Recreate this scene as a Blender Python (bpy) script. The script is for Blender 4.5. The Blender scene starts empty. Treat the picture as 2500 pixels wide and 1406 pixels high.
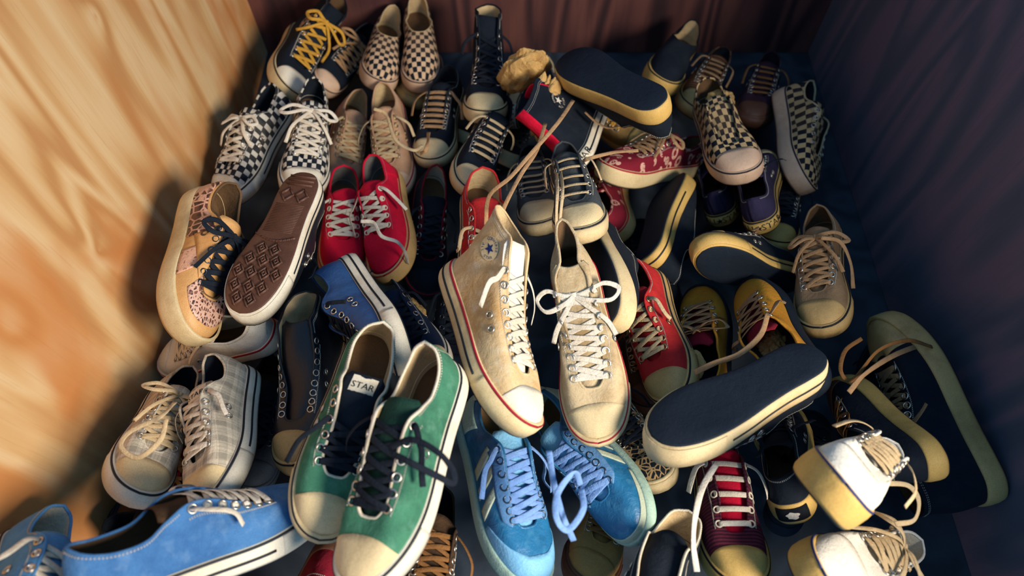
import bpy, math, random
import numpy as np
from mathutils import Vector, Matrix

# ------------------------------------------------------------------ camera, world, lights, exposure
scn = bpy.context.scene
COL = scn.collection
cam_d = bpy.data.cameras.new('camera')
cam_d.sensor_width = 36.0
cam_d.lens = 36.0 * 1667.0 / 2500.0
cam_d.clip_start = 0.02
cam_d.dof.use_dof = True
cam_d.dof.focus_distance = 1.14
cam_d.dof.aperture_fstop = 2.4
cam = bpy.data.objects.new('camera', cam_d)
COL.objects.link(cam)
cam.location = (0, 0, 1.25)
cam.rotation_euler = (math.radians(30), 0, 0)
scn.camera = cam

world = bpy.data.worlds.new('world')
scn.world = world
world.use_nodes = True
world.node_tree.nodes['Background'].inputs['Color'].default_value = (0.20, 0.46, 0.80, 1)
world.node_tree.nodes['Background'].inputs['Strength'].default_value = 0.62

def area_light(name, loc, target, size, energy, color, spread=180):
    d = bpy.data.lights.new(name, 'AREA')
    d.shape = 'DISK'
    d.size = size
    d.energy = energy
    d.color = color
    d.spread = math.radians(spread)
    o = bpy.data.objects.new(name, d)
    COL.objects.link(o)
    o.location = loc
    o.rotation_euler = (Vector(target) - Vector(loc)).to_track_quat('-Z', 'Y').to_euler()
    return o
area_light('window_light', (1.36, -0.62, 1.52), (-0.25, 0.45, 0.1), 0.75, 33, (1.0, 0.89, 0.75), 120)

scn.cycles.max_bounces = 5
scn.cycles.diffuse_bounces = 3
scn.cycles.glossy_bounces = 2
scn.cycles.caustics_reflective = False
scn.cycles.caustics_refractive = False
vs = scn.view_settings
vs.view_transform = 'Standard'
vs.look = 'None'
vs.gamma = 1.0
vs.use_curve_mapping = False
vs.exposure = 0.12

# ------------------------------------------------------------------ materials
def srgb(h):
    h = h.lstrip('#')
    c = [int(h[i:i + 2], 16) / 255 for i in (0, 2, 4)]
    return tuple((x / 12.92 if x <= .04045 else ((x + .055) / 1.055) ** 2.4) for x in c) + (1.0,)

class NT:
    """small node-tree helper"""
    def __init__(self, name):
        self.m = bpy.data.materials.new(name)
        self.m.use_nodes = True
        self.t = self.m.node_tree
        self.b = self.t.nodes['Principled BSDF']
    def n(self, typ, **kw):
        x = self.t.nodes.new(typ)
        for k, v in kw.items():
            setattr(x, k, v)
        return x
    def link(self, a, b):
        self.t.links.new(a, b)
    def setin(self, sock, v):
        if hasattr(v, 'is_linked'):
            self.link(v, sock)
        else:
            sock.default_value = v
    def math(self, op, a, b=0.0, c=None):
        x = self.n('ShaderNodeMath', operation=op)
        self.setin(x.inputs[0], a)
        self.setin(x.inputs[1], b)
        if c is not None:
            self.setin(x.inputs[2], c)
        return x.outputs[0]
    def mix(self, f, a, b):
        x = self.n('ShaderNodeMix', data_type='RGBA')
        self.setin(x.inputs[0], f)
        self.setin(x.inputs[6], a)
        self.setin(x.inputs[7], b)
        return x.outputs[2]
    def ramp(self, f, stops):
        x = self.n('ShaderNodeValToRGB')
        e = x.color_ramp.elements
        while len(e) < len(stops):
            e.new(0.5)
        for el, (p, c) in zip(e, stops):
            el.position = p
            el.color = c if len(c) == 4 else tuple(c) + (1,)
        self.setin(x.inputs[0], f)
        return x.outputs[0]
    def step(self, f, lo, hi):
        x = self.n('ShaderNodeMapRange')
        x.interpolation_type = 'SMOOTHSTEP'
        self.setin(x.inputs[0], f)
        x.inputs[1].default_value = lo
        x.inputs[2].default_value = hi
        return x.outputs[0]
    def noise(self, vec, scale, detail=3.0, rough=.55, dist=0.0):
        x = self.n('ShaderNodeTexNoise')
        self.setin(x.inputs['Vector'], vec)
        x.inputs['Scale'].default_value = scale
        x.inputs['Detail'].default_value = detail
        x.inputs['Roughness'].default_value = rough
        x.inputs['Distortion'].default_value = dist
        return x.outputs['Fac']
    def obj(self):
        return self.n('ShaderNodeTexCoord').outputs['Object']
    def uv(self):
        return self.n('ShaderNodeTexCoord').outputs['UV']
    def scale(self, vec, s, off=(0, 0, 0)):
        x = self.n('ShaderNodeMapping')
        self.link(vec, x.inputs[0])
        x.inputs['Scale'].default_value = s
        x.inputs['Location'].default_value = off
        return x.outputs[0]
    def sep(self, vec):
        x = self.n('ShaderNodeSeparateXYZ')
        self.link(vec, x.inputs[0])
        return x.outputs
    def bump(self, h, strength, dist):
        x = self.n('ShaderNodeBump')
        self.setin(x.inputs['Height'], h)
        x.inputs['Strength'].default_value = strength
        x.inputs['Distance'].default_value = dist
        self.link(x.outputs[0], self.b.inputs['Normal'])

_M = {}
def fabric(name, col, dirt='#8a7350', dirt_amt=.35, rough=.9, pattern=None, wear=None, bump=.35, spec=.2):
    """cloth, suede, leather and rubber: base colour or pattern, a blotchy stain, fine relief"""
    if name in _M:
        return _M[name]
    k = NT(name)
    o = k.obj()
    base = srgb(col)
    if pattern:
        base = pattern(k)
    n1 = k.noise(o, 28, 3, .62)
    n2 = k.noise(o, 9, 1, .5)
    f = k.math('MULTIPLY', k.step(k.math('ADD', k.math('MULTIPLY', n1, .6), k.math('MULTIPLY', n2, .5)), .47, .78), dirt_amt)
    c = k.mix(f, base, srgb(dirt))
    if wear:
        n3 = k.noise(o, 45, 2, .6)
        c = k.mix(k.math('MULTIPLY', k.step(n3, .5, .72), wear[1]), c, srgb(wear[0]))
    # thread-scale grain
    g = k.math('ADD', .72, k.math('MULTIPLY', k.noise(o, 700, 1, .5), .56))
    mv = k.n('ShaderNodeVectorMath', operation='SCALE')
    k.link(c, mv.inputs[0])
    k.link(g, mv.inputs['Scale'])
    k.link(mv.outputs[0], k.b.inputs['Base Color'])
    k.b.inputs['Roughness'].default_value = rough
    k.b.inputs['Specular IOR Level'].default_value = spec
    k.bump(k.noise(o, 55, 4, .72, .5), bump, .007)
    _M[name] = k.m
    return k.m

def p_check(a, b, size, off=(0, 0)):
    def f(k):
        x = k.n('ShaderNodeTexChecker')
        k.link(k.scale(k.uv(), (1, 1, 1), (off[0], off[1], .003)), x.inputs[0])
        x.inputs['Scale'].default_value = 1.0 / size
        x.inputs[1].default_value = srgb(a)
        x.inputs[2].default_value = srgb(b)
        return x.outputs[0]
    return f

def p_print(k):
    """white cloth with irregular black squares and thin black ruled lines"""
    uv = k.scale(k.uv(), (88, 88, 1), (.3, .4, 0))
    sx, sy, _ = k.sep(uv)
    fx, fy = k.math('FRACT', sx), k.math('FRACT', sy)
    ln = k.math('MAXIMUM', k.math('LESS_THAN', fx, .10), k.math('LESS_THAN', fy, .10))
    ix, iy = k.math('FLOOR', sx), k.math('FLOOR', sy)
    w = k.n('ShaderNodeTexWhiteNoise', noise_dimensions='2D')
    cb = k.n('ShaderNodeCombineXYZ')
    k.link(ix, cb.inputs[0]); k.link(iy, cb.inputs[1]); k.link(cb.outputs[0], w.inputs['Vector'])
    par = k.math('FRACT', k.math('MULTIPLY', k.math('ADD', ix, iy), .5))
    chk = k.math('GREATER_THAN', k.math('ADD', k.math('ABSOLUTE', par), k.math('MULTIPLY', w.outputs[0], .35)), .42)
    blk = k.math('MAXIMUM', ln, chk)
    return k.mix(blk, srgb('#cfc8ba'), srgb('#141c27'))

def p_plaid(k):
    sx, sy, _ = k.sep(k.uv())
    def lines(c, f, w):
        return k.math('LESS_THAN', k.math('FRACT', k.math('MULTIPLY', c, f)), w)
    a = k.math('MAXIMUM', k.math('MULTIPLY', lines(sx, 36, .38), .32), k.math('MULTIPLY', lines(sx, 160, .3), .16))
    b = k.math('MAXIMUM', k.math('MULTIPLY', lines(sy, 36, .34), .32), k.math('MULTIPLY', lines(sy, 160, .3), .16))
    return k.mix(k.math('ADD', a, b), srgb('#ddd0b8'), srgb('#6b675e'))

def p_bandana(k):
    uv = k.uv()
    v = k.n('ShaderNodeTexVoronoi')
    k.link(uv, v.inputs['Vector']); v.inputs['Scale'].default_value = 52
    d = v.outputs['Distance']
    ring = k.math('MULTIPLY', k.math('GREATER_THAN', d, .22), k.math('LESS_THAN', d, .42))
    n = k.noise(uv, 150, 3, .6, 1.2)
    m = k.math('MAXIMUM', k.math('MULTIPLY', ring, k.math('GREATER_THAN', n, .40)), k.math('LESS_THAN', d, .10))
    m2 = k.math('MULTIPLY', k.math('GREATER_THAN', k.noise(uv, 36, 1, .5), .40), m)
    return k.mix(m2, srgb('#7c1a2b'), srgb('#d8a894'))

def p_croc(size, dark, light, gap=.07, mask=None):
    def f(k):
        uv = k.scale(k.uv(), (1, .8, 1))
        v = k.n('ShaderNodeTexVoronoi', feature='DISTANCE_TO_EDGE')
        k.link(uv, v.inputs['Vector']); v.inputs['Scale'].default_value = 1 / size
        v.inputs['Randomness'].default_value = .75
        c = k.noise(uv, 1.2 / size, 1, .5)
        inner = k.mix(k.step(c, .42, .6), srgb(dark), srgb(light if mask is None else mask))
        return k.mix(k.step(v.outputs['Distance'], gap, gap + .06), srgb(light), inner)
    return f

def p_zebra(k):
    uv = k.uv()
    w = k.n('ShaderNodeTexVoronoi', feature='DISTANCE_TO_EDGE')
    k.link(k.scale(uv, (1, 1.6, 1)), w.inputs['Vector']); w.inputs['Scale'].default_value = 75
    return k.mix(k.math('LESS_THAN', w.outputs['Distance'], .10), srgb('#141b24'), srgb('#a8895e'))

def p_stripes(a, b, f, w=.5):
    def g(k):
        sx, sy, _ = k.sep(k.uv())
        return k.mix(k.math('LESS_THAN', k.math('FRACT', k.math('MULTIPLY', sy, f)), w), srgb(a), srgb(b))
    return g

def rubber(name, col, stain='#a5845a', amt=.5, rough=.6):
    return fabric(name, col, stain, amt, rough, bump=.12, spec=.35)

NAVY = '#131c28'
MAT = dict(
    black=lambda: fabric('black_canvas', '#121a25', '#2a3037', .35),
    black_lea=lambda: fabric('black_leather', '#10161f', '#252b33', .3, .45, spec=.5, bump=.2),
    navy=lambda: fabric('navy_canvas', '#17243c', '#2a3344', .4),
    blue_lea=lambda: fabric('blue_leather', '#2c568c', '#1c3557', .6, .5, spec=.4, bump=.25),
    blue=lambda: fabric('blue_canvas', '#4676a8', '#2d578a', .7, wear=('#7b9dbf', .25)),
    blue_light=lambda: fabric('light_blue_canvas', '#5b92c2', '#386fa0', .5),
    cream=lambda: fabric('cream_leather', '#d9b989', '#b88847', .75, .6, wear=('#e4d5b8', .4), spec=.35),
    cream2=lambda: fabric('soiled_cream_canvas', '#cbb48d', '#8f6f43', .8),
    blush=lambda: fabric('blush_canvas', '#c59a78', '#9a704e', .45),
    crimson=lambda: fabric('crimson_canvas', '#cf1034', '#8c0a26', .5),
    red=lambda: fabric('red_canvas', '#c02b2b', '#7d1d22', .5),
    darkred=lambda: fabric('dark_red_canvas', '#7a1426', '#3a101c', .5),
    maroon=lambda: fabric('maroon_canvas', '#4a1826', '#241521', .6, pattern=p_stripes('#3c1726', '#6b2638', 190)),
    green=lambda: fabric('green_canvas', '#417a5f', '#1e4538', .75, wear=('#6a9c84', .3)),
    greend=lambda: fabric('dark_green_canvas', '#1d4034', '#14251f', .5),
    grey=lambda: fabric('grey_canvas', '#474b4c', '#2b2f33', .5),
    taupe=lambda: fabric('taupe_canvas', '#8f7456', '#5e4a38', .6),
    mustard=lambda: fabric('mustard_suede', '#c98a2c', '#96631f', .5),
    purple=lambda: fabric('purple_canvas', '#322c48', '#20202f', .5),
    plum=lambda: fabric('plum_canvas', '#38202f', '#20202f', .5),
    brown=lambda: fabric('brown_canvas', '#4a3325', '#2a211d', .6, pattern=p_stripes('#3a2420', '#7a5334', 120)),
    brownplain=lambda: fabric('dark_brown_suede', '#4d3826', '#251d18', .6),
    white=lambda: fabric('white_canvas', '#e6e0d2', '#bfa87f', .35),
    tanlea=lambda: fabric('tan_leather', '#d6a366', '#b5793d', .5, .5, spec=.4, bump=.2),
    sand=lambda: fabric('sand_suede', '#a57f4a', '#6e5330', .6),
    check=lambda: fabric('checkered_canvas', '#111111', '#7b5f42', .3, pattern=p_check('#141b26', '#d2b18e', .0125)),
    check2=lambda: fabric('checkered_old_canvas', '#111111', '#7b5f42', .3, pattern=p_check('#111925', '#c6a677', .0125, (.004, .005))),
    print=lambda: fabric('square_print_canvas', '#111111', '#9a927f', .2, pattern=p_print),
    plaid=lambda: fabric('plaid_canvas', '#111111', '#7d7a70', .35, pattern=p_plaid),
    bandana=lambda: fabric('bandana_print_canvas', '#111111', '#4a1a20', .3, pattern=p_bandana),
    zebra=lambda: fabric('zebra_print_canvas', '#111111', '#3a2f22', .3, pattern=p_zebra),
    croc_big=lambda: fabric('croc_leather_large', '#111111', '#6d4a33', .15, .35, pattern=p_croc(.0105, '#2c1a1c', '#d9a489', .06, '#6b3d33'), spec=.5),
    croc_small=lambda: fabric('croc_leather_small', '#111111', '#6d4a33', .15, .35, pattern=p_croc(.0062, '#3a2423', '#d9ae98', .12, '#8a5a4a'), spec=.5),
    croc_dot=lambda: fabric('croc_leather_dotted', '#111111', '#9a6d4c', .2, .4, pattern=p_croc(.0052, '#7a4c3c', '#dba98c', .2, '#b07d62'), spec=.5),
    teal=lambda: fabric('blue_nylon', '#24709f', '#134a72', .7, .4, wear=('#6aaccc', .25), spec=.5),
    tealsuede=lambda: fabric('slate_blue_suede', '#5f8dbb', '#41699b', .6),
    skyrub=lambda: fabric('sky_blue_leather', '#7fbbe0', '#5598c4', .5, .5),
    mint=lambda: fabric('mint_suede', '#a8c4b4', '#7d9b86', .5),
    mintrub=lambda: fabric('mint_rubber', '#5fc0a0', '#3f8f74', .5, .5),
    pale=lambda: fabric('pale_green_suede', '#c6cfb5', '#94a08a', .4),
    rub_white=lambda: rubber('white_rubber', '#e2d9c4', '#b59b6c', .45),
    rub_cream=lambda: rubber('cream_rubber', '#d8c193', '#a07c4a', .55),
    rub_tan=lambda: rubber('tan_rubber', '#c3a067', '#86683c', .6),
    rub_yellow=lambda: rubber('yellowed_rubber', '#d0a95e', '#94703a', .55),
    rub_blush=lambda: rubber('blush_rubber', '#cfae92', '#a07a58', .5),
    rub_brown=lambda: fabric('brown_gum_rubber', '#5b3a2b', '#38231c', .6, .55, spec=.4, bump=.2),
    rub_black=lambda: fabric('black_rubber', '#17212d', '#232a33', .4, .7, spec=.2, bump=.2),
    line_black=lambda: rubber('black_rubber_line', '#161c26', '#3a3a3a', .3),
    line_red=lambda: rubber('red_rubber_line', '#a8152f', '#7a1a28', .4),
    line_blue=lambda: rubber('blue_rubber_line', '#24346e', '#2a3a5a', .4),
    lin_cream=lambda: fabric('cream_lining', '#cfb58a', '#8d6f47', .5),
    lin_white=lambda: fabric('white_lining', '#ddd2bb', '#a58d67', .4),
    lin_dark=lambda: fabric('dark_lining', '#1a212b', '#2a2d33', .4),
    lin_brown=lambda: fabric('brown_lining', '#6b5138', '#3d2f24', .5),
    lin_grey=lambda: fabric('grey_lining', '#6d6a66', '#3f3d3c', .5),
    lace_white=lambda: fabric('white_lace_cotton', '#e0d6c4', '#b59c74', .35, bump=.5),
    lace_cream=lambda: fabric('cream_lace_cotton', '#cdb48c', '#9c7d52', .45, bump=.5),
    lace_tan=lambda: fabric('tan_lace_cotton', '#b08a63', '#7d5f40', .5, bump=.5),
    lace_brown=lambda: fabric('brown_lace_cotton', '#8f6237', '#5a3d23', .5, bump=.5),
    lace_yellow=lambda: fabric('yellow_lace_cotton', '#cf9a3a', '#8a6426', .5, bump=.5),
    lace_black=lambda: fabric('black_lace_cotton', '#141b26', '#2a2f36', .4, bump=.5),
    lace_blue=lambda: fabric('blue_lace_cotton', '#7fa3d8', '#5277b4', .5, bump=.5),
    paper=lambda: fabric('kraft_paper', '#c79f62', '#86683d', .55, .85, bump=.6),
    st_white=lambda: fabric('white_thread', '#d8d0c0', '#a59a84', .3),
    st_dark=lambda: fabric('dark_thread', '#3a3f46', '#2a2d33', .3),
    st_red=lambda: fabric('pink_thread', '#e07a86', '#a5505c', .3),
    ink=lambda: fabric('black_ink', '#12161d', '#1f242c', .3),
    inkblue=lambda: fabric('blue_ink', '#1d2f6b', '#1a2850', .3),
)
def M(k):
    return MAT[k]()
def metal(name, col, rough):
    if name not in _M:
        k = NT(name)
        k.b.inputs['Base Color'].default_value = srgb(col)
        k.b.inputs['Metallic'].default_value = 1.0
        k.b.inputs['Roughness'].default_value = rough
        _M[name] = k.m
    return _M[name]
MAT['eye_steel'] = lambda: metal('steel_eyelet', '#cfc8ba', .35)
MAT['eye_brass'] = lambda: metal('brass_eyelet', '#c9b184', .4)
MAT['eye_white'] = lambda: rubber('white_eyelet', '#dccfb6', '#a58d67', .4)
MAT['eye_black'] = lambda: metal('black_eyelet', '#5b5f66', .35)

# ------------------------------------------------------------------ mesh helpers
def mesh_obj(name, V, F, mat, parent=None, uv=None, smooth=True):
    me = bpy.data.meshes.new(name)
    me.from_pydata(np.asarray(V, float).tolist(), [], [tuple(int(i) for i in f) for f in F])
    if smooth:
        me.polygons.foreach_set('use_smooth', [True] * len(me.polygons))
    if uv is not None:
        l = me.uv_layers.new(name='UVMap')
        idx = np.empty(len(me.loops), int)
        me.loops.foreach_get('vertex_index', idx)
        l.data.foreach_set('uv', np.asarray(uv, float)[idx].ravel())
    me.materials.append(mat)
    me.update()
    o = bpy.data.objects.new(name, me)
    COL.objects.link(o)
    if parent:
        o.parent = parent
    return o

def grid_faces(nu, nv, closed=False, flip=False):
    F = []
    for i in range(nu if closed else nu - 1):
        a, b = i * nv, ((i + 1) % nu) * nv
        for j in range(nv - 1):
            f = (a + j, b + j, b + j + 1, a + j + 1)
            F.append(f[::-1] if flip else f)
    return F

def slab(Pg, Ng, t, flip=False):
    """closed sheet of thickness t below a grid of points Pg [nu,nv,3] with normals Ng"""
    nu, nv = Pg.shape[:2]
    V = np.concatenate([Pg.reshape(-1, 3), (Pg - Ng * t).reshape(-1, 3)])
    n = nu * nv
    F = grid_faces(nu, nv, flip=flip)
    F += [tuple(i + n for i in f[::-1]) for f in F]
    rim = [i * nv for i in range(nu)] + [(nu - 1) * nv + j for j in range(1, nv)] + \
          [i * nv + nv - 1 for i in range(nu - 2, -1, -1)] + [j for j in range(nv - 2, 0, -1)]
    for a, b in zip(rim, rim[1:] + rim[:1]):
        f = (a, a + n, b + n, b)
        F.append(f[::-1] if flip else f)
    return V, F

def catmull(P, m=6):
    P = np.asarray(P, float)
    if len(P) < 3:
        return P
    Q = np.vstack([2 * P[0] - P[1], P, 2 * P[-1] - P[-2]])
    out = []
    for i in range(1, len(Q) - 2):
        for t in np.arange(m) / m:
            a, b, c, d = Q[i - 1:i + 3]
            out.append(.5 * (2 * b + (c - a) * t + (2 * a - 5 * b + 4 * c - d) * t * t + (3 * b - a - 3 * c + d) * t ** 3))
    out.append(P[-1])
    return np.array(out)

def ribbon(P, N, w, t, base=0):
    """flat lace swept along P with face normals N; returns verts and faces"""
    P = np.asarray(P, float)
    N = np.asarray(N, float)
    if N.ndim == 1:
        N = np.repeat(N[None], len(P), 0)
    T = np.gradient(P, axis=0)
    T /= np.linalg.norm(T, axis=1)[:, None] + 1e-9
    S = np.cross(T, N)
    S /= np.linalg.norm(S, axis=1)[:, None] + 1e-9
    U = np.cross(S, T)
    prof = [(-1, 0), (-.72, .8), (.72, .8), (1, 0), (.72, -.8), (-.72, -.8)]
    V = np.stack([P + S * (a * w / 2) + U * (b * t / 2) for a, b in prof], 1).reshape(-1, 3)
    n, k = len(P), len(prof)
    F = []
    for i in range(n - 1):
        for j in range(k):
            F.append((base + i * k + j, base + i * k + (j + 1) % k, base + (i + 1) * k + (j + 1) % k, base + (i + 1) * k + j))
    F.append(tuple(base + j for j in range(k))[::-1])
    F.append(tuple(base + (n - 1) * k + j for j in range(k)))
    return V, F

def tube(P, r, k=6, base=0, closed=False):
    P = np.asarray(P, float)
    T = (np.roll(P, -1, 0) - np.roll(P, 1, 0)) if closed else np.gradient(P, axis=0)
    T /= np.linalg.norm(T, axis=1)[:, None] + 1e-9
    A = np.cross(T, np.array([.31, .12, .94]))
    A /= np.linalg.norm(A, axis=1)[:, None] + 1e-9
    B = np.cross(T, A)
    ang = np.arange(k) * 2 * math.pi / k
    V = (P[:, None] + r * (np.cos(ang)[None, :, None] * A[:, None] + np.sin(ang)[None, :, None] * B[:, None])).reshape(-1, 3)
    n = len(P)
    F = []
    for i in range(n if closed else n - 1):
        a, b = base + i * k, base + ((i + 1) % n) * k
        for j in range(k):
            F.append((a + j, a + (j + 1) % k, b + (j + 1) % k, b + j))
    return V, F

def hermite(keys, x):
    """smooth interpolation through keys [(x, ...)], symmetric tangents"""
    K = np.asarray(keys, float)
    xs, ys = K[:, 0], K[:, 1:]
    d = np.zeros_like(ys)
    h = np.diff(xs)
    dl = np.diff(ys, axis=0) / h[:, None]
    d[1:-1] = (dl[:-1] * h[1:, None] + dl[1:] * h[:-1, None]) / (h[:-1] + h[1:])[:, None]
    d[0], d[-1] = dl[0], dl[-1]
    x = np.clip(np.asarray(x, float), xs[0], xs[-1])
    i = np.clip(np.searchsorted(xs, x, side='right') - 1, 0, len(h) - 1)
    t = ((x - xs[i]) / h[i])[..., None]
    H = h[i][..., None]
    return ((1 + 2 * t) * (1 - t) ** 2 * ys[i] + t * (1 - t) ** 2 * H * d[i] + t * t * (3 - 2 * t) * ys[i + 1] + t * t * (t - 1) * H * d[i + 1])

def smooth01(x, a, b):
    t = np.clip((x - a) / (b - a), 0, 1)
    return t * t * (3 - 2 * t)

# text glyphs as flat meshes (verts in mm-free unit space: cap height about .7)
def text_mesh(body, size):
    c = bpy.data.curves.new('lettering', 'FONT')
    c.body = body
    c.size = size
    c.align_x = 'CENTER'
    c.align_y = 'CENTER'
    c.resolution_u = 2
    o = bpy.data.objects.new('lettering', c)
    me = bpy.data.meshes.new_from_object(o)
    V = np.array([v.co[:] for v in me.vertices])
    F = [tuple(p.vertices) for p in me.polygons]
    bpy.data.objects.remove(o)
    bpy.data.curves.remove(c)
    bpy.data.meshes.remove(me)
    return V, F

def star_mesh(r):
    V = [(0, 0, 0)] + [((r if i % 2 == 0 else r * .42) * math.sin(i * math.pi / 5), (r if i % 2 == 0 else r * .42) * math.cos(i * math.pi / 5), 0) for i in range(10)]
    return np.array(V), [(0, 1 + (i + 1) % 10, 1 + i) for i in range(10)]

def join(parts):
    V, F, n = [], [], 0
    for v, f in parts:
        V.append(np.asarray(v, float))
        F += [tuple(i + n for i in x) for x in f]
        n += len(v)
    return np.concatenate(V), F

# ------------------------------------------------------------------ the shoe: an annulus lofted from the sole outline to the rim of the opening
OUTLINE = [(-.006, .285), (.012, .281), (.029, .266), (.041, .238), (.0455, .205), (.044, .170), (.039, .130), (.0355, .090), (.0345, .055), (.031, .025), (.018, .005),
           (0, 0), (-.018, .005), (-.031, .025), (-.033, .055), (-.0315, .090), (-.033, .130), (-.040, .170), (-.0455, .205), (-.0445, .235), (-.037, .262), (-.023, .279)]
RIM = {
    'low': [(0, 0, .217, .058), (.045, .011, .215, .059), (.09, .0185, .203, .063), (.19, .0215, .160, .078), (.295, .0245, .110, .093), (.335, .030, .092, .083),
            (.39, .034, .068, .068), (.44, .030, .033, .070), (.475, .019, .012, .079), (.5, 0, .005, .083)],
    'high': [(0, 0, .217, .058), (.045, .011, .215, .059), (.09, .0185, .203, .063), (.18, .020, .163, .085), (.25, .0225, .132, .115), (.305, .024, .108, .148),
             (.335, .028, .098, .163), (.40, .033, .066, .161), (.45, .029, .033, .157), (.48, .017, .017, .157), (.5, 0, .012, .158)],
    'slip': [(0, 0, .152, .084), (.08, .012, .150, .084), (.16, .022, .138, .081), (.24, .029, .115, .073), (.32, .033, .088, .066), (.40, .032, .053, .066),
             (.45, .027, .026, .073), (.48, .015, .010, .081), (.5, 0, .005, .084)],
}

class Last:
    def __init__(self, kind, foot, width, fox, seed, wob, lean, gape, bend, squash, pinch=.2, tshift=0.0):
        self.m = 1.0 if foot == 'R' else -1.0
        P = catmull(np.array(OUTLINE + OUTLINE[:1]), 12)
        # periodic smoothing at the seam is not needed: the toe tip is a smooth point
        d = np.r_[0, np.cumsum(np.linalg.norm(np.diff(P, axis=0), axis=1))]
        heel = d[np.argmin(P[:, 1])]
        # s = 0 at the toe tip, .5 at the heel
        s = np.where(d <= heel, d / heel * .5, .5 + (d - heel) / (d[-1] - heel) * .5)
        self.per = d[-1]
        self.S = np.linspace(0, 1, 481)
        self.O = np.stack([np.interp(self.S, s, P[:, 0]) * width * self.m, np.interp(self.S, s, P[:, 1])], 1)
        T = np.roll(self.O[:-1], -1, 0) - np.roll(self.O[:-1], 1, 0)
        N = np.stack([-T[:, 1], T[:, 0]], 1) * self.m
        N /= np.linalg.norm(N, axis=1)[:, None]
        N = np.vstack([N, N[:1]])
        self.N = N
        a = np.minimum(self.S, 1 - self.S)
        sg = np.where(self.S <= .5, 1.0, -1.0) * self.m
        C = hermite(RIM[kind], a)
        g = (1 + gape * smooth01(a, .08, .2)) * (1 - pinch * smooth01(a, .30, .37))
        C[:, 0] *= sg * g * width
        q = 1 - smooth01(a, .10, .30)
        C[:, 1] -= tshift * q
        C[:, 2] += tshift * .22 * q
        self.C = C
        self.kind, self.foxh, self.width = kind, fox, width
        r = np.random.RandomState(seed)
        self.wd = r.normal(size=(5, 3)) * 38
        self.wp = r.uniform(0, 6.28, (5, 3))
        self.wa = r.normal(size=(5, 3))
        self.wob, self.lean, self.bend, self.squash = wob, lean, bend, squash
    def at_s(self, tab, s):
        s = np.mod(np.asarray(s, float), 1.0)
        return np.stack([np.interp(s, self.S, tab[:, i]) for i in range(tab.shape[1])], -1)
    def fox(self, s):
        a = np.abs((np.asarray(s, float) + .5) % 1 - .5)
        return self.foxh + .004 * (1 - smooth01(a, .08, .22)) + .003 * smooth01(a, .42, .5)
    def surf(self, s, v):
        s = np.asarray(s, float)
        v = np.broadcast_to(np.asarray(v, float), s.shape)[..., None]
        a = np.abs((s + .5) % 1 - .5)[..., None]
        O, N, C = self.at_s(self.O, s), self.at_s(self.N, s), self.at_s(self.C, s)
        side = smooth01(a, .10, .24)
        P0 = np.concatenate([O - N * .0025, np.full(s.shape + (1,), .016)], -1)
        h = C[..., 2:] - .016
        P1xy = O + N * (.0005 + .0025 * side)
        P1 = np.concatenate([P1xy, .016 + h * (.66 - .20 * side)], -1)
        P2xy = C[..., :2] + (O - C[..., :2]) * (.52 - .06 * side) + N * (.003 * side)
        P2 = np.concatenate([P2xy, C[..., 2:] - h * (.09 + .17 * side)], -1)
        if self.kind == 'high':
            up = smooth01(a, .26, .36)
            P2 = P2 * (1 - up) + up * np.concatenate([C[..., :2] + (O - C[..., :2]) * .18 + N * .001, C[..., 2:] - h * .42], -1)
        u = 1 - v
        return u ** 3 * P0 + 3 * u * u * v * P1 + 3 * u * v * v * P2 + v ** 3 * C
    def normal(self, s, v):
        e = 1e-3
        v = np.broadcast_to(np.asarray(v, float), np.shape(s))
        ds = self.surf(np.asarray(s) + e, v) - self.surf(np.asarray(s) - e, v)
        dv = self.surf(s, np.clip(v + e * 4, 0, 1)) - self.surf(s, np.clip(v - e * 4, 0, 1))
        n = np.cross(dv, ds) * self.m
        n = -n
        n /= np.linalg.norm(n, axis=-1)[..., None] + 1e-12
        # outward check against the outline normal / up
        o = np.concatenate([self.at_s(self.N, s), np.full(np.shape(s) + (1,), .6)], -1)
        sgn = np.sign((n * o).sum(-1))[..., None]
        return n * np.where(sgn == 0, 1, sgn)
    def side(self, s, z, off=0.0):
        """the rubber wall of the sole at perimeter s and height z"""
        O, N = self.at_s(self.O, s), self.at_s(self.N, s)
        z = np.broadcast_to(np.asarray(z, float), np.shape(s))
        b = .0022 * np.sin(np.clip(z / np.maximum(self.fox(s), .01), 0, 1) * math.pi)
        return np.concatenate([O + N * (b + off + .0012)[..., None], z[..., None]], -1)
    def deform(self, V):
        V = np.array(V, float)
        x, y, z = V[:, 0].copy(), V[:, 1].copy(), V[:, 2].copy()
        f = smooth01(z, .034, .08)[:, None]
        D = np.zeros_like(V)
        for k in range(5):
            ph = V @ self.wd[k]
            D += np.sin(ph[:, None] + self.wp[k]) * self.wa[k]
        V += D * f * self.wob
        hi = np.clip(z - .06, 0, None)
        V[:, 0] += hi * self.lean[0]
        V[:, 1] += hi * self.lean[1]
        if self.squash:
            V[:, 2] -= self.squash * hi
        t = np.clip(y - .18, 0, None)
        V[:, 2] += 1.15 * t * t
        if self.bend:
            V[:, 2] += self.bend * (y - .14) ** 2 * 2.0
        return V

def uv_of(P):
    h = np.interp(P[:, 1], [0, .1, .15, .21, .285], [.10, .09, .084, .062, .045])
    g = .058 * np.arctan2(np.abs(P[:, 0]) / .042, np.clip(P[:, 2], .001, None) / h)
    return np.stack([np.sign(P[:, 0] + 1e-9) * g + .5, P[:, 1] + .02 * smooth01(P[:, 1], .03, 0) + .5], 1)

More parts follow.
